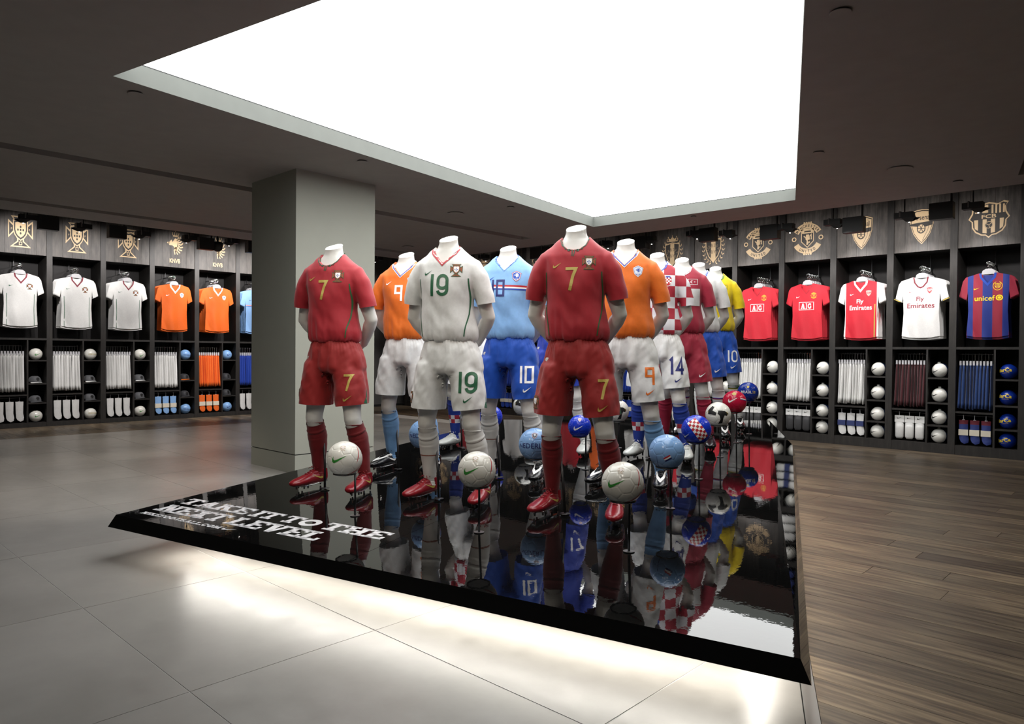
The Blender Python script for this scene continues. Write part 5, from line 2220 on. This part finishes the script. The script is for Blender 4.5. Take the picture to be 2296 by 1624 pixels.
def boot_part(s, upper, logo, lace, parent, toe_out):
    (ax_, ay_, az_) = ANK[s]
    b = link('boot', boot_me, parent, (ax_, ay_ - .003, .012), (.0, 0, toe_out), upper)
    st = MB()
    for x, y in ((-.022, .03), (.022, .03), (-.028, -.15), (.028, -.15), (-.03, -.12), (.03, -.12), (0, -.19)):
        st.loft([(x, y, .026), (x, y, .004), (x, y, -.011)], [.009, .0065, .005], 8, horiz=True)
    if 'stud' not in mp:
        mp['stud'] = st.mesh('studs')
    link('studs', mp['stud'], b, mat=logo[1])['kind'] = 'stuff'
    if 'sole' not in mp:
        mp['sole'] = MB().loft([(0, .05, .018), (0, -.03, .010), (0, -.09, .008), (0, -.15, .008), (0, -.215, .015)], [(.026, .007), (.031, .007), (.038, .007), (.041, .007), (.026, .006)], 10).mesh('sole', True)
    link('sole', mp['sole'], b, mat=logo[1])
    if 'lace' not in mp:
        T = BV['B']
        mbx = MB()
        rows_ = []
        for k in range(5):
            y = -.03 - .02 * k
            r_ = []
            for sx in (-.014, 0, .014):
                h = T.ray_cast(V((sx, y, .3)), V((0, 0, -1)))[0]
                r_.append((h or V((sx, y, .08))) + V((0, 0, .003)))
            rows_.append(r_)
            mbx.tube([r_[0], r_[1] + V((0, 0, .001)), r_[2]], .0024, 5)
        for k in range(4):
            mbx.tube([rows_[k][0], rows_[k + 1][2]], .002, 5)
            mbx.tube([rows_[k][2], rows_[k + 1][0]], .002, 5)
        t0 = rows_[0][1]
        for sx in (-1, 1):
            mbx.tube([t0, t0 + V((sx * .02, -.005, .014)), t0 + V((sx * .034, -.01, .004)), t0 + V((sx * .018, -.012, -.002)), t0], .002, 5)
            mbx.tube([t0, t0 + V((sx * .012, -.02, .008)), t0 + V((sx * .03, -.035, -.004))], .002, 5)
        mp['lace'] = mbx.mesh('laces', True)
    link('laces', mp['lace'], b, mat=lace)
    key = 'bootlogo'
    if key not in mp:
        T = BV['B']

        def fx(sg):
            def f(x, z, off):
                h, n_, _, _ = T.ray_cast(V((sg * .3, x, z)), V((-sg, 0, 0)))
                if h is None:
                    h, n_, _, _ = T.find_nearest(V((sg * .03, x, z)))
                return h + V((sg * (off + .0006), 0, 0))
            return f
        L1 = [(xf(swoosh(.085, 0, 0), -1, 1, -.045, .058), 'a', 0)]
        mp[key] = [print_mesh('tick_emblem', L1, dict(a=None), fx(q), .01) for q in (1, -1)]
    for q in mp[key]:
        link('tick_emblem', q, b, mat=logo[0])
    if logo[2]:
        # white folded tongue and heel line
        if 'tongue' not in mp:
            mp['tongue'] = print_mesh('tongue', [(stroke([(-.033, .10), (-.02, .072), (0, .06), (.02, .072), (.033, .10)], .013), 'a', 0)], dict(a=None), lambda x, z, off: (lambda h: (h[0] if h[0] is not None else V((x, -.045, z))) + V((0, -.0022, .0012)))(BV['B'].ray_cast(V((x, -.3, z)), V((0, 1, 0)))), .006)
        link('tongue', mp['tongue'], b, mat=P_WHITE)
    return b




def mannequin(P, label, jersey, jmat, smat, kmat, boots, prints, shortprints, name='mannequin', collar=None, sockprints=(), rz=31):
    z0 = topz(P[0], P[1])
    t = empty(name, (P[0], P[1], z0 + .007), radians(rz))
    tag(t, label, 'mannequin', 'headless white mannequins in football kits on the platform')
    link('body', body_me, t, mat=M_BODY)
    j = link('jersey', jerV if jersey == 'V' else jerR, t, mat=jmat)
    if collar:
        link('collar', collar, j)
    for nm, me in prints:
        link(nm, me, j)
    s = link('shorts', sho_me, t, mat=smat)
    for nm, me in shortprints:
        link(nm, me, s)
    for sd in (-1, 1):
        k = link('sock', sock_ms[sd], t, mat=kmat)
        for nm, me in sockprints:
            if me.get('side') == sd:
                link(nm, me, k)
        boot_part(sd, boots[0], boots[1], boots[2], t, -.37 if sd < 0 else -.02)
    rod = MB()
    rod.tube([(-.045, -.02, .006), (-.060, .01, .15), (-.085, .04, .33)], .0075, 8)
    rod.loft([(-.045, -.02, .001), (-.045, -.02, .003)], [.030, .030], 20, horiz=True)
    if 'rod' not in mp:
        mp['rod'] = rod.mesh('support_rod', True)
    link('support_rod', mp['rod'], t, mat=M_ROD)
    return t


# boots: (upper, (logo, studs, tongue), lace)
BT_RED = (gloss('red_boot_leather', '8A1B25', .24), (P_GOLD, M_CHROME, False), gloss('red_lace', '8E1822', .6))
BT_BLK = (gloss('black_boot_leather', '101012', .25), (P_WHITE, M_CHROME, True), gloss('black_lace', '17171A', .6))
BT_SIL = (gloss('silver_boot_leather', 'B9BCB8', .25), (P_WHITE, P_BLACK, False), gloss('white_lace', 'D8D8D4', .6))
BT_BLU = (gloss('black_boot_leather2', '131318', .25), (plain('sky_print', '58A0E0', .5), M_BLACK, False), gloss('black_lace', '17171A', .6))

K_RED = cloth('portugal_red_cloth', 'A3202B')
K_REDS = cloth('red_shorts_cloth', '931F1E')
K_SOCKR = cloth('red_sock_knit', '701217')
K_WHITE = cloth('white_kit_cloth', 'D9DAD8')
K_ORANGE = cloth('orange_kit_cloth', 'E2701E')
K_SKY = cloth('sky_kit_cloth', '82B0E2')
K_SKYS = cloth('sky_sock_knit', '6F9CCB')
K_ROY = cloth('royal_shorts_cloth', '0F4BB0')
K_BRAZ = cloth('yellow_kit_cloth', 'E8C910')
K_TUR = cloth('turkey_red_cloth', '9C2238')
K_DKB = cloth('croatia_blue_cloth', '16339A')
K_CHK = mat_checker('red_white_check_cloth', 'A8283A', 'DCDDE2', .084, (.35, 0, .2))
K_TURB = mat_bands('red_cloth_white_chest_band', '9C2238', [(1.19, 1.32, 'DCDDE0')])
K_SOCKC = mat_checker('tmpck', 'A8283A', 'DCDDE2', .035)


def sock_band(name, base, lo, hi, c1, c2, sz):
    """blue sock with a checkered band"""
    t = NT(name)
    tc = t.n('TexCoord')
    spx = t.n('SeparateXYZ')
    t.l(tc.outputs['Object'], spx.inputs[0])
    fl = []
    for a in (0, 2):
        m = t.n('Math', operation='MULTIPLY_ADD')
        m.inputs[1].default_value = 1 / sz
        m.inputs[2].default_value = 50.3 if a == 0 else 50 - (lo / sz)
        t.l(spx.outputs[a], m.inputs[0])
        f = t.n('Math', operation='FLOOR')
        t.l(m.outputs[0], f.inputs[0])
        fl.append(f.outputs[0])
    ad = t.n('Math', operation='ADD')
    t.l(fl[0], ad.inputs[0])
    t.l(fl[1], ad.inputs[1])
    md = t.n('Math', operation='MODULO')
    md.inputs[1].default_value = 2
    t.l(ad.outputs[0], md.inputs[0])
    g = t.n('Math', operation='GREATER_THAN')
    g.inputs[1].default_value = .5
    t.l(md.outputs[0], g.inputs[0])
    mx = t.n('MixRGB')
    mx.inputs[1].default_value = lin(c1)
    mx.inputs[2].default_value = lin(c2)
    t.l(g.outputs[0], mx.inputs[0])
    a = t.n('Math', operation='GREATER_THAN')
    a.inputs[1].default_value = lo
    b = t.n('Math', operation='LESS_THAN')
    b.inputs[1].default_value = hi
    t.l(spx.outputs[2], a.inputs[0])
    t.l(spx.outputs[2], b.inputs[0])
    m = t.n('Math', operation='MULTIPLY')
    t.l(a.outputs[0], m.inputs[0])
    t.l(b.outputs[0], m.inputs[1])
    m2 = t.n('MixRGB')
    m2.inputs[1].default_value = lin(base)
    t.l(m.outputs[0], m2.inputs[0])
    t.l(mx.outputs[0], m2.inputs[2])
    t.l(m2.outputs[0], t.b.inputs['Base Color'])
    t.set(Roughness=.7)
    return t.m


S_CRO = sock_band('blue_sock_check_band', '17338C', .205, .275, 'A8283A', 'DCDDE2', .035)
S_TUR = mat_bands('red_sock_white_bands', 'A3203E', [(.41, .425, 'DDD8D8'), (.435, .45, 'DDD8D8')])
S_USA = mat_bands('white_sock_blue_red_bands', 'D8D9DA', [(.36, .368, '2A48B0'), (.352, .36, 'C02838')])
S_BRA = mat_bands('white_sock_green_top', 'D8D9D6', [(.40, .5, '175030'), (.394, .40, 'D8B820')])


def num(s, h, wd, sw, cx, cy, style):
    return digits(s, h, wd, sw, cx, cy, style)


def kit_prints(key, tree, n, nc, nst, nh, nw, nsw, crest=None, cc=None, tickc=P_GOLD, nx=-.01, nz=1.288, cr=(.085, 1.375, .075), tick=(-.085, 1.362, .05), extra=()):
    out = [('tick_emblem', mprint(key + 't', [(swoosh(tick[2], tick[0], tick[1], .25), 'a', 0)], dict(a=tickc), tree))]
    if n:
        out.append(('number', mprint(key + 'n', [(num(n, nh, nw, nsw, nx, nz, nst), 'a', 0)], dict(a=nc), tree)))
    if crest:
        out.append(('crest', mprint(key + 'c', scaled(CRESTS[crest], cr[2], cr[0], cr[1]), cc, tree)))
    return out + list(extra)


def short_prints(key, n, nc, nst, nh, nw, nsw, tickc, cx=.148, cz=.715, crest=None, cc=None, pipe=None):
    out = [('tick_emblem', mprint(key + 's', [(swoosh(.062, cx + .005, cz - .10, .3), 'a', 0)], dict(a=tickc), 'S', .12))]
    if n:
        out.append(('number', mprint(key + 'm', [(num(n, nh, nw, nsw, cx, cz, nst), 'a', 0)], dict(a=nc), 'S', .12)))
    if crest:
        out.append(('crest', mprint(key + 'k', scaled(CRESTS[crest], .07, -.185, .62), cc, 'S', -.25)))
    if pipe:
        out.append(('piping', mprint(key + 'p', [([[(.205, .555), (.229, .555), (.225, .60), (.223, .66), (.219, .60)]], 'a', 0)], dict(a=pipe), 'S', .35)))
    return out


def piping(key, tree, c, wd=.006, sd=1):
    return ('piping', mprint(key + str(sd), [(stroke([(sd * x, z) for x, z in PIPE], wd), 'a', 0)], dict(a=c), tree))


# collars
COL_G = collar_mesh('cg', 'R', RLOOP + [], .006, dict(a=plain('dark_green_piping', '22452C', .6)))
slit = ('neck_slit', mprint('slit', [(stroke([(-.006, 1.447), (-.006, 1.412)], .006) + stroke([(.008, 1.447), (.002, 1.41)], .005), 'a', 0)], dict(a=plain('dark_green_piping', '22452C', .6)), 'R'))
COL_R = collar_mesh('cr', 'V', VLOOP, .022, dict(a=plain('red_collar', 'A3262F', .6)))
COL_O = collar_mesh('co', 'V', VLOOP, .024, dict(a=P_WHITE, b=P_BLUE))
COL_S = collar_mesh('cs', 'V', VLOOP, .009, dict(a=P_BLUE))
COL_B = collar_mesh('cb', 'R', RLOOP, .016, dict(a=P_BLUE))
COL_W = collar_mesh('cw', 'R', RLOOP, .012, dict(a=P_WHITE))
COL_GR = collar_mesh('cgr', 'R', RLOOP, .016, dict(a=plain('green_collar', '1F6B3F', .6)))

POS = dict(M1=(8.88, -7.50), M2=(9.68, -7.21), M3=(10.49, -6.99), M4=(8.75, -6.80), M5=(9.53, -6.53), M6=(10.29, -6.22), M7=(9.93, -5.27), M8=(9.825, -4.714), M9=(9.665, -4.144), M10=(9.53, -3.568), N1=(8.42, -5.86), N2=(9.17, -5.56))
por_p = kit_prints('p7', 'R', '7', P_GOLD, 'round', .125, .055, .016, 'cross', CC_POR, P_GOLD, extra=[slit, piping('pg', 'R', plain('green_stripe', '2B5A33', .6)), piping('pg', 'R', plain('green_stripe', '2B5A33', .6), sd=-1)])
por_s = short_prints('p7', '7', P_GOLD, 'round', .105, .048, .014, P_GOLD, cz=.70, crest='cross', cc=CC_POR, pipe=P_GREEN)
mannequin(POS['M1'], 'leftmost headless mannequin in red football kit number 7, beside the pillar', 'R', K_RED, K_REDS, K_SOCKR, BT_RED, por_p, por_s, collar=COL_G)
mannequin(POS['M3'], 'front headless mannequin in red football kit number 7, in the centre', 'R', K_RED, K_REDS, K_SOCKR, BT_RED, por_p, por_s, collar=COL_G)
w_p = kit_prints('w19', 'V', '19', P_GREEN, 'round', .13, .055, .018, 'cross', CC_POR, P_GREEN, nx=-.01, extra=[piping('pgw', 'V', P_GREEN), piping('pgw', 'V', P_GREEN, sd=-1)])
w_s = short_prints('w19', '19', P_GREEN, 'round', .125, .052, .018, P_GREEN, crest='cross', cc=CC_POR, pipe=P_GREEN)
SOCKW = mat_bands('white_sock_fine_bands', 'CFCFCB', [(.255, .262, '8A5040')])
mannequin(POS['M2'], 'headless mannequin in white football kit with green number 19', 'V', K_WHITE, K_WHITE, SOCKW, BT_RED, w_p, w_s, collar=COL_R)
o_p = kit_prints('o9', 'V', '9', P_WHITE, 'square', .115, .045, .016, 'pent', CC_PENT_W, P_WHITE, nx=-.005)
o_s = short_prints('o9', '9', P_ORANGE, 'square', .11, .045, .015, P_ORANGE)
mannequin(POS['M4'], 'headless mannequin in orange shirt number 9 between red and white ones', 'V', K_ORANGE, K_WHITE, K_SKYS, BT_BLK, o_p, o_s, collar=COL_O)
o_p2 = [p for p in o_p if p[0] != 'number']
mannequin(POS['M6'], 'headless mannequin in orange shirt right of the centre red one', 'V', K_ORANGE, K_WHITE, K_SKYS, BT_BLK, o_p2, o_s, collar=COL_O)
st_ = ('chest_stripes', mprint('sks', [(stroke([(-.075, 1.312), (.17, 1.306)], .012), 'a', 0), (stroke([(-.075, 1.301), (.17, 1.295)], .010), 'b', 0), (stroke([(-.075, 1.291), (.17, 1.285)], .010), 'c', 0)], dict(a=P_RED, b=P_WHITE, c=P_BLUE), 'V'))
s_p = [st_] + kit_prints('s10', 'V', '10', P_NAVY, 'square', .115, .045, .014, 'pent', CC_PENT_B, P_BLUE, nx=-.035)
s_p[2] = ('number', mprint('s10nn', [(num('10', .115, .045, .014, -.035, 1.295, 'square'), 'a', 2)], dict(a=P_NAVY), 'V'))
s_s = short_prints('s10', '10', P_WHITE, 'square', .115, .045, .015, P_WHITE, crest='pent', cc=dict(CC_PENT_B, a=P_WHITE, b=K_ROY, c=K_ROY, d=P_WHITE))
mannequin(POS['M5'], 'headless mannequin in light blue shirt number 10 and royal blue shorts', 'V', K_SKY, K_ROY, SOCKW, BT_BLK, s_p, s_s, collar=COL_S)
c_p = [('crest', mprint('ccr', scaled([([SHIELD], 'b', 0), ([sc(SHIELD, .9)], 'a', 1), ([[(x * .16 - .32, y * .16 - .2), (x * .16 - .16, y * .16 - .2), (x * .16 - .16, y * .16 - .04), (x * .16 - .32, y * .16 - .04)] for x in range(4) for y in range(4) if (x + y) % 2], 'b', 2), ([[(-.3, .42), (.3, .42), (.2, .56), (-.2, .56)]], 'c', 2)], .075, .085, 1.36), CC_CRO, 'R')),
       ('number', mprint('cn14', [(num('14', .115, .05, .018, -.03, 1.27, 'plain'), 'a', 1)], dict(a=P_BLUE), 'R'))]
c_s = short_prints('c14', '14', P_NAVY, 'plain', .12, .05, .02, P_NAVY)
mannequin(POS['M7'], 'headless mannequin in red and white checkered shirt, white shorts number 14, on the right', 'R', K_CHK, K_WHITE, S_CRO, BT_SIL, c_p, c_s, collar=COL_B)
mannequin(POS['N1'], 'headless mannequin in checkered shirt hidden behind the white number 19 one', 'R', K_CHK, K_WHITE, S_CRO, BT_SIL, c_p, c_s, collar=COL_B)
mannequin(POS['N2'], 'headless mannequin in royal blue kit behind the light blue and centre red ones', 'R', K_DKB, K_DKB, K_WHITE, BT_SIL,
          kit_prints('n17', 'R', '17', P_WHITE, 'round', .12, .05, .016, None, None, P_WHITE), short_prints('n17', '17', P_WHITE, 'round', .11, .05, .016, P_WHITE), collar=COL_B)
flag = ('flag_badge', mprint('flg', [(stroke([(.05, 1.36), (.125, 1.36), (.125, 1.405), (.05, 1.405)], .003, True) + [arc(.08, 1.382, .012, .012, 0, 345, 12)], 'a', 0), ([arc(.0835, 1.382, .009, .009, 0, 345, 10)], 'b', 1), ([[(.102 + (.006 if i % 2 == 0 else .0025) * cos(i * pi / 5), 1.382 + (.006 if i % 2 == 0 else .0025) * sin(i * pi / 5)) for i in range(10)]], 'a', 1)], dict(a=P_WHITE, b=K_TUR), 'R'))
mannequin(POS['M8'], 'headless mannequin in crimson kit with white chest band and flag badge', 'R', K_TUR, K_TUR, S_TUR, BT_BLU, [('chest_band', mprint('tband', [([[(-.15, 1.185), (.145, 1.185), (.145, 1.325), (-.15, 1.325)]], 'a', 0)], dict(a=K_WHITE), 'R')), flag], short_prints('tk', '', P_WHITE, 'round', .1, .05, .01, P_WHITE), collar=COL_W)
mannequin(POS['M9'], 'headless mannequin in plain white shirt and royal blue shorts', 'R', K_WHITE, K_ROY, S_USA, BT_BLK, [], short_prints('us', '', P_WHITE, 'round', .1, .05, .01, P_WHITE), collar=COL_B)
mannequin(POS['M10'], 'rearmost headless mannequin in yellow shirt and blue shorts number 10', 'R', K_BRAZ, K_ROY, S_BRA, BT_BLK, kit_prints('br', 'R', '10', P_GREEN, 'round', .12, .05, .016, 'star', dict(a=P_GREEN, b=P_YELLOW, c=P_GREEN, d=P_GREEN, e=P_GREEN), P_GREEN), short_prints('br', '10', P_WHITE, 'round', .115, .05, .014, P_WHITE), collar=COL_GR)

# ================================================================== BALLS ON STANDS
def flat_box(x0, x1, y0, y1):
    return [(x0, y0), (x1, y0), (x1, y1), (x0, y1)]


def stand_ball(px, py, Dpx, bx, by, mat, label, prints, base=True):
    """ball centre and diameter in the picture, foot of the stand in the picture"""
    Pb = gs(bx, by)
    fwd = (Pb - CAM).dot(fw)
    R_ = .5 * Dpx * fwd / F_PX
    d = fw + r2 * ((px - 1148) / F_PX) - u2 * ((py - 812) / F_PX)
    cp = CAM + d * fwd
    # ball sits a little nearer than its pole
    toC = (CAM - Pb).to_2d().normalized()
    side = rt.to_2d()
    dx_ = (cp - Pb).to_2d().dot(side)
    dep = sqrt(max(0, (R_ * .62) ** 2 - dx_ ** 2))
    c2 = Pb.to_2d() + side * dx_ + toC * dep
    # keep its picture position
    k = ((V((c2.x, c2.y, 0)) - CAM).to_2d().length) / ((cp - CAM).to_2d().length)
    cz = CAM.z + (cp.z - CAM.z) * k
    cen = V((c2.x, c2.y, cz))
    R_ *= k
    yawb = atan2((CAM - cen).x, -(CAM - cen).y)
    ball = link('football', ballHI, None, cen, (0, 0, yawb), mat)
    ball.scale = (R_ / .098,) * 3
    tag(ball, label + ' on a steel stand', 'ball', 'footballs on stands on the platform')
    for p in prints:
        link(p[0], p[1], ball)
    t = empty('ball_stand', (Pb.x, Pb.y, topz(Pb.x, Pb.y) + .0018))
    tag(t, 'thin dark steel stand under the ' + label, 'stand')
    hc = cen - t.location
    zr = hc.z - R_ * .80 - .0045
    rr = R_ * .61
    ring = [(hc.x + rr * cos(a), hc.y + rr * sin(a), zr) for a in [k_ * 2 * pi / 24 for k_ in range(25)]]
    MB().tube(ring, .0042, 6).build('ring', M_ROD, t, True)
    MB().tube([(0, 0, .003), (0, 0, zr)], .0062, 8).tube([(0, 0, zr - .001), (hc.x * .25, hc.y * .25, zr)], .004, 6).build('pole', M_ROD, t, True)
    MB().loft([(0, 0, .0), (0, 0, .002)], [.027, .027], 20, horiz=True).build('foot_disc', plain('brushed_disc', (.3, .3, .31), .3, .8), t)
    return ball


G_BALL = plain('ball_green', '2F8A30', .4)
CC_BALL = dict(a=plain('crest_ochre', 'A87A34', .5), b=P_WHITE, c=P_WHITE, d=P_RED, e=P_WHITE)


def bpr(key, nm, layers, mats, az=0, el=0, roll=0, cell=.009):
    return (nm, bprint(key, layers, mats, az, el, roll, cell))


porb = [bpr('pb1', 'tick_emblem', [(swoosh(.088, 0, 0), 'a', 0)], dict(a=G_BALL), -.30, .12, .12), bpr('pb2', 'crest', scaled(CRESTS['cross'], .03), CC_BALL, -.12, .78, 0, .006),
        bpr('pb3', 'red_stripe', [([[(-.06, 0), (-.02, .004), (.03, .003), (.06, -.001), (.03, -.002), (-.02, -.002)]], 'a', 0)], dict(a=P_RED), .95, .35, 1.15),
        bpr('pb4', 'red_stripe', [([[(-.05, 0), (-.01, .005), (.04, .004), (.055, -.001), (.0, -.003)]], 'a', 0)], dict(a=P_RED), .8, -.72, .7)]
stand_ball(1396, 1083, 94, 1410, 1237.5, B_WHITE, 'nearest white football with green tick', porb)
stand_ball(1069.5, 1055, 85, 1074, 1194.4, B_WHITE, 'white football with green tick before the number 19 mannequin', porb)
stand_ball(773, 1029, 78.8, 796, 1157, B_WHITE, 'white football with green tick before the leftmost mannequin', porb)
flg3 = [bpr('fl', 'flag_print', [([flat_box(-.02, .02, .004, .012)], 'a', 0), ([flat_box(-.02, .02, -.004, .004)], 'b', 0), ([flat_box(-.02, .02, -.012, -.004)], 'c', 0)], dict(a=P_RED, b=P_WHITE, c=P_NAVY), .05, -.22, .55),
        bpr('ln', 'stripe_print', [([flat_box(-.0012, .0012, -.05, .035)], 'a', 0)], dict(a=P_NAVY), -.62, -.5, -.12)]
stand_ball(1495, 1014, 79, 1503, 1141, B_SKY, 'light blue football with small tricolour flag', flg3)
chk = []
for i in range(4):
    for j in range(9):
        chk.append(([flat_box(-.036 + i * .018, -.018 + i * .018, -.081 + j * .018, -.063 + j * .018)], 'a' if (i + j) % 2 else 'b', 0))
crob = [bpr('cb', 'check_band', chk, dict(a=P_RED, b=P_WHITE), .12, .12, .62), bpr('cb2', 'tick_emblem', [(swoosh(.06), 'a', 0)], dict(a=P_WHITE), -.75, -.35, .2)]
stand_ball(1561, 964, 66, 1567, 1075, B_ROYAL, 'blue football with red and white checkered band', crob)
blk = [[(-.09, .03), (-.05, .075), (-.03, .06), (-.045, .03), (-.012, .012), (-.02, -.01), (-.06, 0), (-.085, .0)],
       [(.0, .03), (.05, .03), (.085, .012), (.07, -.01), (.05, -.005), (.04, -.03), (.035, -.075), (.0, -.08), (.018, -.04), (.012, -.01), (-.005, .005)]]
bwb = [bpr('bw', 'black_patches', [(blk, 'a', 0)], dict(a=P_BLACK), 0, .1, 0), bpr('bw2', 'yellow_flecks', [([[(x, y), (x + .008, y + .002), (x + .001, y + .004)] for x, y in ((-.088, .012), (-.085, .02), (.066, .02), (.07, .012), (.074, .004))], 'a', 1)], dict(a=P_YELLOW), 0, .1, 0)]
stand_ball(1610, 930, 56, 1614.5, 1025.5, B_WHITE, 'white football with black patches, right one', bwb)
trb = [bpr('tb', 'tick_emblem', [(swoosh(.085), 'a', 0)], dict(a=P_WHITE), -.12, .25, .2), bpr('tb2', 'crest', [([arc(0, 0, .017, .017, 0, 345, 14)], 'a', 0)], dict(a=P_GOLD), -.05, .85, 0),
       bpr('tb3', 'stripe_print', [([flat_box(-.03, .035, .0, .007)], 'a', 0), ([flat_box(-.03, .035, -.006, .0)], 'b', 0)], dict(a=P_WHITE, b=P_NAVY), .85, .28, -.2)]
stand_ball(1646.5, 902, 52.3, 1651, 993, B_RED, 'crimson football with white tick', trb)
star = [[((.016 if i % 2 == 0 else .0065) * cos(pi / 2 + i * pi / 5), (.016 if i % 2 == 0 else .0065) * sin(pi / 2 + i * pi / 5)) for i in range(10)]]
brb = [bpr('bb', 'star_print', [(star, 'a', 0)], dict(a=P_YELLOW), .0, .62, 0), bpr('bb2', 'lettering', [(slabtext('B', -.068, -.046, -.012, .012) + text('RASIL', .026, -.004, 0, .01, .9), 'a', 0), (text('58', .026, .056, 0, .01, .9), 'b', 0)], dict(a=P_WHITE, b=P_GOLD), .0, .1, 0)]
stand_ball(1676.7, 880.3, 46.2, 1679.5, 974, gloss('deep_royal_ball', '12308C', .2), 'blue football with star and lettering', brb)
cro2 = [bpr('cc', 'tick_emblem', [(swoosh(.088), 'a', 0)], dict(a=P_WHITE), -.1, -.02, .15), bpr('cc2', 'crest', scaled([([SHIELD], 'b', 0)] + [([[(x * .18 - .36, y * .18 - .3), (x * .18 - .18, y * .18 - .3), (x * .18 - .18, y * .18 - .12), (x * .18 - .36, y * .18 - .12)] for x in range(4) for y in range(4) if (x + y) % 2], 'a', 1)], .034), CC_CRO, -.0, .72, 0, .006)]
stand_ball(1299.7, 957, 52, 1313, 1053, B_ROYAL, 'royal blue football behind the centre red mannequin', cro2)
nedb = [bpr('nb', 'lettering', [(text('NEDERLAND', .031, 0, 0, .008, 1.0), 'a', 0)], dict(a=P_NAVY), .12, .04, 0), bpr('nb2', 'crest', [(p, k, L) for p, k, L in scaled(CRESTS['pent'], .042)], dict(a=plain('crest_slate', '2C3A55', .6), b=P_WHITE, c=P_WHITE, d=P_RED, e=P_WHITE), -.05, .68, 0, .007)]
stand_ball(1200, 997, 74, 1221, 1112, B_SKY, 'light blue lettered football left of the centre red mannequin', nedb)
stand_ball(951, 975, 68, 960, 1083, B_SKY, 'light blue lettered football behind the number 19 mannequin', nedb)
stand_ball(1384, 922, 52, 1387, 1005, B_WHITE, 'white football with black patches behind the centre red mannequin', bwb)
stand_ball(1174, 910, 47, 1180, 985, B_WHITE, 'white football with black patches behind the light blue mannequin', bwb)
stand_ball(1101, 935, 52, 1106, 1002, B_ROYAL, 'royal blue football behind the light blue mannequin', cro2)
